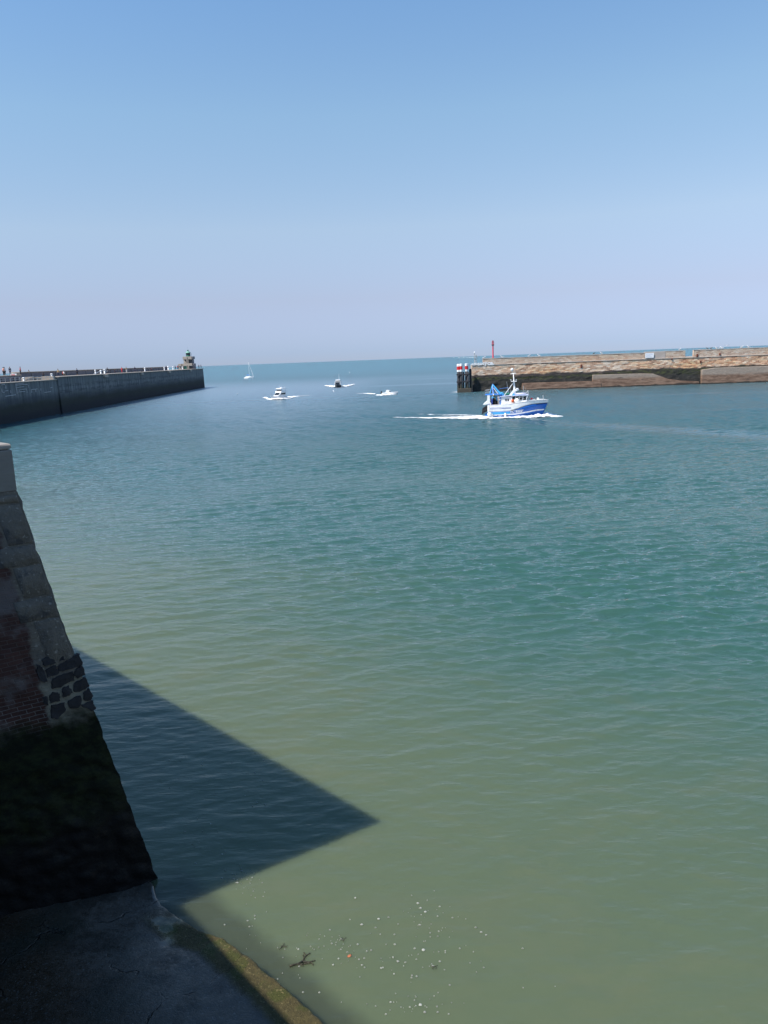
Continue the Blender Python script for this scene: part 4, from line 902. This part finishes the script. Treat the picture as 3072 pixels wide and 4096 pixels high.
# people strolling on the jetty
NV, BK, RD, WH, KH, PK, GN = (.02, .03, .08), (.02, .02, .025), (.55, .03, .04), (.75, .75, .73), (.55, .40, .20), (.55, .25, .2), (.05, .07, .05)
ppl = [(14, 5.0, 9.45, PK, BK, 'person in a salmon top with a companion on the upper walkway', 0), (20, 5.2, 9.45, WH, BK, 'person in white beside the salmon-topped one on the upper walkway', 0),
       (41, 4.6, 9.45, NV, NV, 'person in navy alone at the walkway edge', 0), (82, 5.4, 9.45, RD, BK, 'person in a red top near the end of the upper walkway', 0),
       (115, 9.0, 8.7, GN, BK, 'dark figure behind the sea wall end, above the steps', 0), (172, 5.0, 8.3, BK, NV, 'person in black sitting by the sea wall below the steps', 1),
       (233, 3.5, 8.7, KH, NV, 'person in tan and navy at the start of the high deck', 0), (250, 4.0, 8.7, RD, BK, 'seated person in red next to the one in cream', 1), (254, 4.2, 8.7, WH, KH, 'seated person in cream next to the one in red', 1),
       (309, 5.0, 8.7, NV, BK, 'person in dark clothes leaning towards the sea wall', 0), (431, 4.0, 8.7, BK, BK, 'person all in black just past the white bollards', 0),
       (459, 5.0, 8.7, BK, NV, 'small dark seated figure between the black-clad and red-clad walkers', 1), (488, 3.0, 8.7, RD, RD, 'person all in bright red on the jetty deck', 0), (507, 3.2, 8.7, KH, WH, 'person in mustard and cream beside the red-clad walker', 0),
       (541, 5.0, 8.7, NV, NV, 'navy-clad person leaning on the sea wall beyond the mustard one', 0), (606, 4.5, 8.7, (.25, .06, .04), BK, 'person in rust brown sitting on the deck', 1),
       (666, 4.0, 8.7, NV, NV, 'person in blue close to the white posts', 0), (703, 4.5, 8.7, NV, BK, 'navy-clad person next to the lighthouse foot', 0), (712, 4.6, 8.7, RD, BK, 'red-topped person next to the lighthouse foot', 0), (716, 4.9, 8.7, BK, BK, 'person in black right against the lighthouse buttress', 0),
       (797, 2.0, 8.7, NV, NV, 'first of two blue figures past the lighthouse at the jetty tip', 0), (806, 2.0, 8.7, NV, BK, 'second of two blue figures, the one at the very jetty tip', 0)]
for i, (px, v, z, a, b_, lab, sit) in enumerate(ppl):
    q = j_at(px, 1490, v); person(lab, on_j(q.x, v, z), [1.2, 2.8, -1.4, .2][i % 4], a, b_, .08, 'down', 'hair', scale=1.02, group='people on the jetty', sit=bool(sit))
def bollard(px, v, lab, h=1.5, r=.22):
    q = j_at(px, 1485, v); t = thing('bollard', lab, 'bollard', on_j(q.x, v, 8.7 if px > 200 else 8.08), JRZ, 'white bollards on the jetty'); r *= .72; h *= .85
    link('post', lt([(r * 1.2, 0), (r, .1), (r * .9, h * .7)], 10), white, t, True); link('cap', lt([(r * 1.3, h * .7), (r * 1.4, h * .85), (r * .7, h)], 10), white, t, True)
for px, v, lab, h, r in ((91, 1.2, 'squat white bollard on the landing stage', 1.0, .3), (205, 1.0, 'white bollard at the high deck end of the landing stage', .9, .3), (381, 1.2, 'slim white bollard before the ladder rails', 1.5, .24),
                   (403, 1.0, 'white bollard on the near side of the ladder', 1.3, .3), (418, 1.0, 'white bollard on the far side of the ladder', 1.6, .32), (580, 1.2, 'white post alone in the middle of the deck', 1.6, .25),
                   (658, 1.4, 'white post just before the third ladder', 1.6, .24), (674, 1.0, 'thick white post at the third ladder', 1.9, .34), (693, 1.2, 'white post just after the third ladder', 1.7, .24), (731, 1.4, 'white post in front of the lighthouse', 1.4, .25)):
    bollard(px, v, lab, h, r)
q = j_at(403, 1490, 1.5); t = thing('ladder_handrail', 'white sloping handrail between the two ladder bollards', 'handrail', on_j(q.x, .6, 8.7), JRZ)
link('rail', tb([(-9, 0, .1), (0, 0, 1.2), (3.5, 0, 1.0)], .06, 6), cream, t); link('rail', tb([(0, 0, .8), (3.5, 0, .65)], .05, 6), cream, t)
q = j_at(557, 1485, .3); t = thing('ladder_post', 'grey iron ladder post at the second ladder', 'post', on_j(q.x, .0, 7.6), JRZ)
link('upright', tb([(0, -.45, 0), (0, -.45, 2.3)], .07, 6), steel, t); link('upright', tb([(.6, -.45, 0), (.6, -.45, 2.3)], .07, 6), steel, t); link('rung', tb([(0, -.45, 1.6), (.6, -.45, 1.6)], .04, 5), steel, t)

#SECTION quay
# ------------------------------------------------------------------ the quay we stand on, its projecting brick corner and the ledge
F0 = Vector((-4.78, 13.75)); T0 = Vector((-5.98, 12.52)); ZP, ZT = 8.1, 8.88
DB = Vector((math.sin(R(237)), math.cos(R(237)))); NB = Vector((math.sin(R(147)), math.cos(R(147))))
DC = Vector((math.sin(R(-44)), math.cos(R(-44)))); NC = Vector((math.sin(R(46)), math.cos(R(46))))
C0 = T0 + DB * 4.52
DA = Vector((math.sin(R(138)), math.cos(R(138)))); NA = Vector((math.sin(R(48)), math.cos(R(48))))
def corner(z): k = max(-.15, min(1, z / ZP)); k = k + .05 * k * (1 - k) * 2; return F0.lerp(T0, k) if k <= 1 else T0
def face_b_pt(px, py):                        # (s, z) on the brick face for a photo pixel
    o_, d_ = Vector((0, 0, H)), ray(px, py); z = 4.0
    for _ in range(12):
        c = corner(z); s_ = (Vector((c.x, c.y)) - Vector((0, 0))).dot(NB) / Vector((d_.x, d_.y)).dot(NB); z = H + d_.z * s_
    p = Vector((d_.x, d_.y)) * s_
    return (p - corner(z)).dot(DB), z
def face_mat():
    m = M('quay_masonry'); s, z, _ = m.sep(m.uv()); v3 = m.comb(s, z, 0)
    n = m.noise(v3, 2.2, 6, .65); n2 = m.noise(v3, 6.5, 5, .6); nb = m.noise(v3, .9, 4, .6)
    wv = m.n('VectorMath', {0: v3, 1: m.n('VectorMath', {0: m.n('TexNoise', {'Vector': v3, 'Scale': 3.0, 'Detail': 2}).outputs['Color'], 3: .03}, operation='SCALE').outputs[0]}, operation='ADD').outputs[0]
    br = m.n('TexBrick', {'Vector': wv, 'Scale': 1.0, 'Mortar Size': .007, 'Mortar Smooth': .25, 'Brick Width': .235, 'Row Height': .078, 'Color1': (0, 0, 0, 1), 'Color2': (1, 1, 1, 1), 'Mortar': (.5, .5, .5, 1)})
    bt = m.sep(br.outputs['Color'])[0]
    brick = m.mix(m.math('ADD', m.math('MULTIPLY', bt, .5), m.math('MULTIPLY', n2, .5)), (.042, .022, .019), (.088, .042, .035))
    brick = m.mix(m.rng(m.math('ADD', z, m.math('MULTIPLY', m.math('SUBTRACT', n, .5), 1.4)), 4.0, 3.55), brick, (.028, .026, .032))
    patchy = m.rng(nb, .5, .62)
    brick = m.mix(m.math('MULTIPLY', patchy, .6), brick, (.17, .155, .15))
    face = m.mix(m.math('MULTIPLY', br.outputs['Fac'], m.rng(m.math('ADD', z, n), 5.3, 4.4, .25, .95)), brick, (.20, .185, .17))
    face = m.mix(m.rng(m.math('ADD', z, m.math('MULTIPLY', n, .5)), 3.6, 3.1), face, (.035, .033, .036))
    # limestone and cement quoin beside the corner
    stone = m.mix(n2, (.085, .075, .062), (.20, .178, .146)); stone = m.mix(m.rng(n, .55, .7, 0, .6), stone, (.085, .085, .09))
    stone = m.mix(m.rng(m.noise(v3, 14, 3), .60, .7, 0, .5), stone, (.36, .34, .30))
    lim = m.math('ADD', m.math('ADD', m.rng(z, 8.2, 5.2, .40, .62, False), m.rng(z, 5.2, 4.2, 0, .10, False)), m.math('MULTIPLY', m.math('SUBTRACT', n, .5), .42))
    col = m.mix(m.rng(m.math('SUBTRACT', s, lim), .05, -.03), face, stone)
    mort = m.mix(n2, (.14, .13, .10), (.29, .27, .215))
    zone = m.math('MULTIPLY', m.rng(m.math('SUBTRACT', s, m.math('ADD', .72, m.math('MULTIPLY', m.math('SUBTRACT', n, .5), .3))), .05, -.03), m.rng(m.math('ADD', z, m.math('MULTIPLY', m.math('SUBTRACT', n, .5), .35)), 4.75, 4.6))
    col = m.mix(zone, col, mort)
    # weed and slime below the tide line
    zz = m.math('ADD', z, m.math('MULTIPLY', m.math('SUBTRACT', n, .5), 1.0))
    col = m.mix(m.rng(zz, 4.25, 3.7), col, m.mix(m.rng(m.noise(v3, 3.2, 5, .7), .4, .65), (.004, .007, .003), (.017, .024, .008)))
    col = m.mix(m.rng(zz, 2.1, 1.5), col, m.mix(m.rng(n, .55, .75), (.006, .006, .006), (.026, .017, .012)))
    hgt = m.math('SUBTRACT', m.math('ADD', m.math('MULTIPLY', n, .5), m.math('MULTIPLY', n2, .25)), m.math('MULTIPLY', br.outputs['Fac'], .15))
    return m.bsdf(col, m.rng(zz, 1.2, 3.2, .6, .9), m.bump(hgt, .7, .08), 0.0, .25)
def quay():
    t = thing('quay_wall', 'shadowed quay wall of brick and stone quoins with slimy foot and parapet', 'quay wall', (F0.x, F0.y, 0))
    off = Vector((F0.x, F0.y, 0)); fm = face_mat()
    def grid(name, S, Zs, fn, mat, uvo=0.0):
        bm = bmesh.new(); uvl = bm.loops.layers.uv.new('UVMap'); rows = [[(bm.verts.new(fn(s, z) - off), (s + uvo, z)) for z in Zs] for s in S]
        for a, b in zip(rows, rows[1:]):
            for j in range(len(Zs) - 1):
                q = (a[j], b[j], b[j + 1], a[j + 1]); f = bm.faces.new([k[0] for k in q])
                for lp, k in zip(f.loops, q): lp[uvl].uv = k[1]
        me_o = link(name, bm, mat, t, True); return me_o
    def rough(s, z, amp=1.0):
        a = .05 * noise.noise(Vector((s * 1.3, z * 1.6, 2))) + .03 * noise.noise(Vector((s * 4.5, z * 4.5, 8)))
        a += .05 * sstep(3.6, 2.8, z) * abs(noise.noise(Vector((s * 9, z * 9, 14)))); a += (.12 if z < 3.2 else .02) * abs(noise.noise(Vector((s * 2.2, z * 3.1, 4))))
        return a * amp * (.25 + .75 * sstep(8.1, 7.2, z)) * .7
    def fb(s, z):
        c = corner(z); k = rough(s, z); e = max(0, 1 - s / .25)
        p = c + DB * s + NB * k - DB * e * (.028 * noise.noise(Vector((0, z * 2.6, 6))) + .022 * noise.noise(Vector((0, z * 7, 16))))
        return Vector((p.x, p.y, z))
    def fc(s, z):
        c = corner(z); k = rough(s + 50, z) * min(1, s / .3); e = max(0, 1 - s / .25)
        p = c + DC * s + NC * k + (NB * rough(0, z) - DB * (.028 * noise.noise(Vector((0, z * 2.6, 6))) + .022 * noise.noise(Vector((0, z * 7, 16))))) * e
        return Vector((p.x, p.y, z))
    Zs = [-1.2 + .06 * i for i in range(156)]; Zs = [z for z in Zs if z < ZP] + [ZP]
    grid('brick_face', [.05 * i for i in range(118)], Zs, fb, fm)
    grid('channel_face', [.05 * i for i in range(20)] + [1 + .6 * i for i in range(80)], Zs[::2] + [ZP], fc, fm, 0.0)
    def fa(s, z):
        p = C0 + DA * s + NA * (1.3 * (1 - min(1, max(0, z) / ZP))) - NA * .05; return Vector((p.x, p.y, z))
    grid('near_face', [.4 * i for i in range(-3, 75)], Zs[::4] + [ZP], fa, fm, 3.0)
    # top: deck and parapet
    pc = concrete('parapet_cement', (.13, .118, .10), (.24, .215, .185), 2.0)
    def poly3(pts, z0, z1): 
        bm = bmesh.new(); loft(bm, [[Vector((p.x, p.y, z)) - off for p in pts] for z in (z0, z1)]); return bm
    cend = T0 + DC * 48; aend = C0 + DA * 30
    i1 = .5
    ib = T0 - NB * i1 - NC * i1; ic = cend - NC * i1; ja = C0 - NB * i1 - NA * i1; jb = aend - NA * i1
    o_ = .0
    link('parapet', poly3([T0, cend, ic, ib], ZP, ZT - .10), pc, t, bevel=.02)
    link('parapet', poly3([T0 + DB * .003, C0, ja, ib + DB * .003], ZP, ZT - .102), pc, t, bevel=.02)
    link('parapet', poly3([C0 + DA * .01, aend, jb, ja + DA * .01], ZP, ZT - .104), pc, t, bevel=.02)
    cp = concrete('parapet_coping', (.20, .18, .155), (.36, .32, .28), 2.0)
    link('coping', poly3([T0, cend, ic, ib], ZT - .095, ZT), cp, t, bevel=.03)
    link('coping', poly3([T0 + DB * .003, C0, ja, ib + DB * .003], ZT - .097, ZT - .002), cp, t, bevel=.03)
    link('coping', poly3([C0 + DA * .01, aend, jb, ja + DA * .01], ZT - .099, ZT - .004), cp, t, bevel=.03)
    back = [ib, ic, ic - NC * 25, jb - NA * 25, jb, ja]
    link('deck', poly3(back, ZP - .6, ZP - .35), concrete('quay_paving', (.2, .19, .17), (.32, .30, .27)), t)
    # dark tarred stones bedded in pale mortar at the corner
    K = 480 / 1659; tar = M('tarred_stone'); tm = tar.bsdf(tar.mix(tar.noise(tar.pos(), 7, 5), (.008, .008, .011), (.032, .031, .033)), .8, tar.bump(tar.noise(tar.pos(), 9, 5), .7, .03))
    stones = [[(590, 125), (720, 70), (870, 70), (880, 130), (760, 170), (625, 215)], [(800, 215), (880, 165), (1060, 65), (1090, 80), (1120, 200), (1000, 245), (830, 290)], [(645, 265), (770, 210), (800, 285), (790, 320), (660, 370)],
              [(1025, 290), (1060, 255), (1130, 215), (1170, 340), (1075, 385), (1030, 350)], [(715, 415), (840, 350), (995, 305), (1010, 415), (870, 480), (735, 535)], [(1030, 460), (1180, 390), (1225, 500), (1150, 550), (1035, 575)],
              [(860, 535), (950, 497), (990, 590), (940, 625), (870, 650)], [(690, 620), (740, 585), (820, 610), (815, 690), (695, 735)], [(1145, 590), (1230, 535), (1275, 630), (1250, 690), (1170, 700)],
              [(945, 700), (1100, 630), (1120, 740), (1050, 800), (960, 790)], [(720, 770), (880, 735), (895, 850), (790, 940), (715, 930)], [(505, 200), (590, 250), (650, 410), (590, 430), (540, 380)], [(1130, 760), (1280, 705), (1320, 800), (1250, 830)], [(600, 650), (645, 640), (660, 750), (615, 740)]]
    bm = bmesh.new()
    for poly in stones:
        pts = [face_b_pt(x * K, 2600 + y * K) for x, y in poly]; cx = sum(p[0] for p in pts) / len(pts); cz = sum(p[1] for p in pts) / len(pts)
        fine = []
        for a, b in zip(pts, pts[1:] + pts[:1]):
            for f in (0, .25, .5, .75):
                j = .018 if f else -.012
                fine.append((a[0] + (b[0] - a[0]) * f + random.uniform(-1, 1) * .012 + (cx - a[0]) * (.06 if f == 0 else 0), a[1] + (b[1] - a[1]) * f + random.uniform(-1, 1) * .012 + (cz - a[1]) * (.06 if f == 0 else 0)))
        rings = []
        for k, d in ((1.15, -.05), (1.14, .008), (1.08, .02), (.5, .022)):
            ring = []
            for s, z in fine:
                s2, z2 = cx + (s - cx) * k, cz + (z - cz) * k; c = corner(z2); p = c + DB * s2 + NB * (rough(s2, z2) + d); ring.append(Vector((p.x, p.y, z2)) - off)
            rings.append(ring)
        loft(bm, rings)
    link('stone_cladding', bm, tm, t)
    # limestone blocks of the upper quoin, joints left open
    lm = M('limestone'); nn = lm.noise(lm.pos(), 5, 6, .65)
    lc = lm.mix(nn, (.085, .074, .060), (.19, .168, .138)); lc = lm.mix(lm.rng(lm.noise(lm.pos(), 2.3, 5, .6), .56, .66, 0, .75), lc, (.06, .058, .06)); lc = lm.mix(lm.rng(lm.noise(lm.pos(), 17, 3), .62, .7, 0, .6), lc, (.34, .32, .28))
    lmm = lm.bsdf(lc, .9, lm.bump(nn, .9, .07))
    bm = bmesh.new(); z = 4.86; k = 0; rnd = random.Random(5)
    while z < 8.0:
        hh = min(rnd.choice((.38, .55, .9, .7)) * rnd.uniform(.85, 1.15), 8.06 - z); wd = (.56 if k % 2 else .36) + rnd.uniform(-.08, .08)
        rings = []
        for q, d in ((1.0, -.06), (1.0, .0), (.95, .012)):
            ring = []
            for s, zz in [(i / 6 * wd, z + .02) for i in range(7)] + [(wd, z + hh * f) for f in (.3, .6)] + [(i / 6 * wd, z + hh - .015) for i in range(6, -1, -1)]:
                s2 = wd / 2 + (s - wd / 2) * q + .015 * noise.noise(Vector((s * 5, zz * 5, k))) + .03; z2 = z + hh / 2 + (zz - z - hh / 2) * q + .02 * noise.noise(Vector((s * 4, zz * 4, k + 9)))
                c = corner(z2); p = c + DB * s2 + NB * (rough(s2, z2) + d); ring.append(Vector((p.x, p.y, z2)) - off)
            rings.append(ring)
        loft(bm, rings); z += hh; k += 1
    link('quoin_block_cladding', bm, lmm, t, True)
quay()

def ledge():
    m = M('wet_ledge'); u, v, _ = m.sep(m.uv()); p = m.pos(); z = m.sep(p)[2]
    n = m.noise(p, 1.1, 6, .65); n2 = m.noise(p, 9, 5, .65)
    st = m.mix(n2, (.026, .022, .018), (.13, .118, .098)); st = m.mix(m.rng(v, 1.2, 2.6, 0, .85), st, m.mix(n2, (.020, .013, .007), (.060, .038, .020)))
    st = m.mix(m.rng(m.noise(p, 26, 3, .6), .58, .68, 0, .55), st, (.15, .145, .135)); st = m.mix(m.rng(n, .5, .62, 0, .6), st, (.028, .025, .020))
    st = m.mix(m.rng(m.noise(p, .7, 4), .5, .7, 0, .7), st, (.028, .032, .024))
    crack = m.n('TexVoronoi', {'Vector': m.n('VectorMath', {0: p, 1: m.n('VectorMath', {0: m.n('TexNoise', {'Vector': p, 'Scale': 1.2, 'Detail': 4}).outputs['Color'], 3: 1.2}, operation='SCALE').outputs[0]}, operation='ADD').outputs[0], 'Scale': .42}, feature='DISTANCE_TO_EDGE').outputs[0]
    cr = m.math('MULTIPLY', m.rng(crack, .012, .002), m.rng(m.noise(p, 1.7, 3), .40, .52)); st = m.mix(m.math('MULTIPLY', cr, .6), st, (.012, .012, .012))
    weed = m.mix(n2, (.020, .017, .007), (.13, .105, .038)); weed = m.mix(m.rng(m.noise(p, 2.2, 4), .47, .6, 0, .85), weed, (.055, .062, .012)); weed = m.mix(m.rng(m.noise(p, 24, 3), .58, .72, 0, .8), weed, (.20, .165, .075))
    wm = m.math('MULTIPLY', m.rng(m.math('ADD', v, m.math('MULTIPLY', m.math('SUBTRACT', n, .5), .35)), .62, .42), m.rng(u, .7, 1.7))
    col = m.mix(wm, st, weed)
    pud = m.math('MULTIPLY', m.rng(m.noise(p, .9, 3), .50, .58), m.rng(m.math('ADD', u, v), 3.6, 2.2))
    rough = m.mix(pud, m.mix(wm, m.mix(m.rng(n2, .35, .65), (.28, .28, .28), (.62, .62, .62)), (.8, .8, .8)), (.08, .08, .08))
    h = m.math('SUBTRACT', m.math('ADD', m.math('MULTIPLY', n2, .3), m.math('MULTIPLY', m.noise(p, 30, 4, .7), m.math('ADD', .15, wm))), m.math('MULTIPLY', cr, .5))
    mat = m.bsdf(col, rough, m.bump(h, m.mix(pud, (.8, .8, .8), (.05, .05, .05)), .05), 0.0, .3)
    E = [at(641, 3612, .03), at(793, 3711, .14), at(895, 3748, .30), at(1013, 3838, .42), at(1173, 3973, .50), at(1308, 4096, .52)]
    d = (E[-1] - E[-2]).xy.normalized(); ex = [Vector((E[-1].x + d.x * k, E[-1].y + d.y * k, .52)) for k in (2, 5, 9, 14)]
    e0 = F0 - NC * .22 + DC * 1.0; e1 = F0 - NC * .12 - DC * .02
    E = [Vector((e0.x, e0.y, .02)), Vector((e1.x, e1.y, .02))] + E + ex
    fine = []
    for a, b in zip(E, E[1:]):
        k = max(2, int((b - a).length / .06)) if b.y > 5 else 6
        for i in range(k): fine.append(a.lerp(b, i / k))
    inn = Vector((-NC.x, -NC.y)); bm = bmesh.new(); uvl = bm.loops.layers.uv.new('UVMap'); rows = []; L = 0; prev = None
    V = [-.02, 0, .01, .03, .06] + [.1 + .07 * i for i in range(20)] + [1.6 + .25 * i for i in range(22)]
    for e in fine:
        if prev is not None: L += (e - prev).length
        prev = e; row = []
        base = e.z
        row.append((bm.verts.new((e.x + .02 - inn.x * .05, e.y - inn.y * .05, -1.0)), (L - .95, -.1)))
        for v_ in V:
            jag = .035 * noise.noise(Vector((L * 2.5, 0, 3))) + .02 * noise.noise(Vector((L * 9, 0, 7)))
            P_ = e.xy + inn * (v_ + jag)
            zz = base + (.52 - base) * sstep(0, 3.0, v_) - (.05 * (1 - v_ / .06) ** 2 if v_ < .06 else 0)
            zz += .03 * noise.noise(Vector((P_.x * .9, P_.y * .9, 0))) + .014 * noise.noise(Vector((P_.x * 4, P_.y * 4, 5))) + (.02 * noise.noise(Vector((P_.x * 14, P_.y * 14, 9))) if v_ < .6 and L > 2 else 0)
            row.append((bm.verts.new((P_.x, P_.y, zz)), (L - .95, v_)))
        rows.append(row)
    for a, b in zip(rows, rows[1:]):
        for j in range(len(a) - 1):
            q = (a[j], b[j], b[j + 1], a[j + 1]); f = bm.faces.new([k[0] for k in q])
            for lp, k in zip(f.loops, q): lp[uvl].uv = k[1]
    o = link('stone_ledge', bm, mat, None, True)
    tag(o, 'dark wet stone ledge with a weedy sunlit edge at the quay foot', 'ledge')
ledge()

#SECTION flotsam
# ------------------------------------------------------------------ flotsam
def flecks():
    rnd = random.Random(11); bm = bmesh.new(); pts = []
    K = 1300 / 1659
    big = [(190, 168, .05), (172, 150, .04), (212, 108, .035), (1112, 273, .045), (1126, 298, .04), (1150, 317, .04), (825, 382, .045), (912, 353, .04), (962, 346, .03), (1122, 384, .04), (1436, 421, .05), (1408, 397, .035), (1140, 511, .06), (995, 484, .04), (827, 590, .035), (1124, 793, .055), (1146, 830, .04), (1213, 830, .035), (986, 550, .03), (1188, 594, .04), (924, 605, .03), (707, 557, .03), (663, 410, .03), (793, 246, .03), (1213, 340, .03), (1175, 425, .03), (680, 588, .03), (1083, 643, .03), (1275, 692, .03), (1105, 560, .03), (1460, 436, .035), (610, 730, .03), (1010, 570, .04)]
    for zx, zy, r in big: pts.append((800 + zx * K, 3400 + zy * K, r * .62))
    for cx, cy, sx, sy, n in ((700, 480, 110, 40, 40), (1130, 360, 110, 70, 36), (230, 170, 50, 40, 30), (290, 330, 40, 70, 16), (1000, 560, 160, 50, 34), (1050, 790, 130, 40, 30), (1300, 560, 180, 150, 20), (550, 620, 110, 80, 12)):
        for _ in range(n): pts.append((800 + rnd.gauss(cx, sx) * K, 3400 + rnd.gauss(cy, sy) * K, rnd.choice((.006, .008, .010, .013, .018))))
    for _ in range(40): pts.append((rnd.uniform(640, 1100), rnd.uniform(3000, 3500), rnd.choice((.008, .012, .016))))
    for px, py, r in pts:
        q = at(px, py, .0); n = 7; a0 = rnd.uniform(0, 6); st = rnd.uniform(.5, 1)
        ring = [(q.x + r * math.cos(a0 + 2 * math.pi * k / n) * rnd.uniform(.6, 1.15), q.y + r * st * math.sin(a0 + 2 * math.pi * k / n) * rnd.uniform(.6, 1.15)) for k in range(n)]
        loft(bm, [[(x, y, .004) for x, y in ring], [(x, y, .012) for x, y in ring], [(q.x + (x - q.x) * .5, q.y + (y - q.y) * .5, .02) for x, y in ring]])
    tag(link('foam_flecks', bm, paint('foam_fleck', (.34, .35, .31), .7, .2)), 'scattered pale foam flecks drifting by the ledge', 'foam', None, 'stuff')
flecks()
weedm = paint('seaweed', (.035, .030, .012), .6, .3)
def sprig(px, py, size, rz, label, seed):
    rnd = random.Random(seed); q = at(px, py); bm = bmesh.new()
    def grow(p, a, l, r, d):
        pts = [p]; 
        for _ in range(4): a += rnd.uniform(-.25, .25); p = p + Vector((math.cos(a), math.sin(a), rnd.uniform(-.05, .05))) * l / 4; pts.append(p)
        tube(bm, pts, [r, r * 1.2, r, r * .9, r * 1.3], 6)
        if d:
            for s in (-1, 1): grow(pts[-1], a + s * rnd.uniform(.35, .8), l * .6, r * .85, d - 1)
            grow(pts[2], a + rnd.choice((-1, 1)) * .8, l * .55, r * .8, d - 1)
    grow(Vector((-size * .5, 0, .02)), 0, size * .55, size * .035, 2)
    o = link('seaweed_sprig', bm, weedm, None, True); o.location = (q.x, q.y, 0); o.rotation_euler = (0, 0, rz); tag(o, label, 'seaweed', 'seaweed drifting by the ledge')
sprig(1208, 3858, .42, R(15), 'large dark branching seaweed sprig adrift beside the sunlit ledge', 2)
sprig(1128, 3790, .16, R(60), 'small seaweed tuft between the ledge and the large sprig', 3)
sprig(1372, 3763, .12, R(110), 'small seaweed tuft among foam flecks, uppermost of the sprigs', 4)
sprig(1738, 3870, .12, R(200), 'small seaweed curl clinging to a foam fleck far from the ledge', 5)
q = at(1398, 3826); bm = bmesh.new()
lathe(bm, [(.005, .0), (.025, .006), (.032, .014), (.022, .022), (.004, .025)], 10)
for v in bm.verts: v.co.x *= 1.2; v.co.z += .008 * math.sin(v.co.x * 60)
o = link('orange_peel', bm, paint('peel', (.42, .13, .05), .6), None, True); o.location = (q.x, q.y, 0); tag(o, 'orange scrap of peel floating among the foam flecks', 'orange peel')
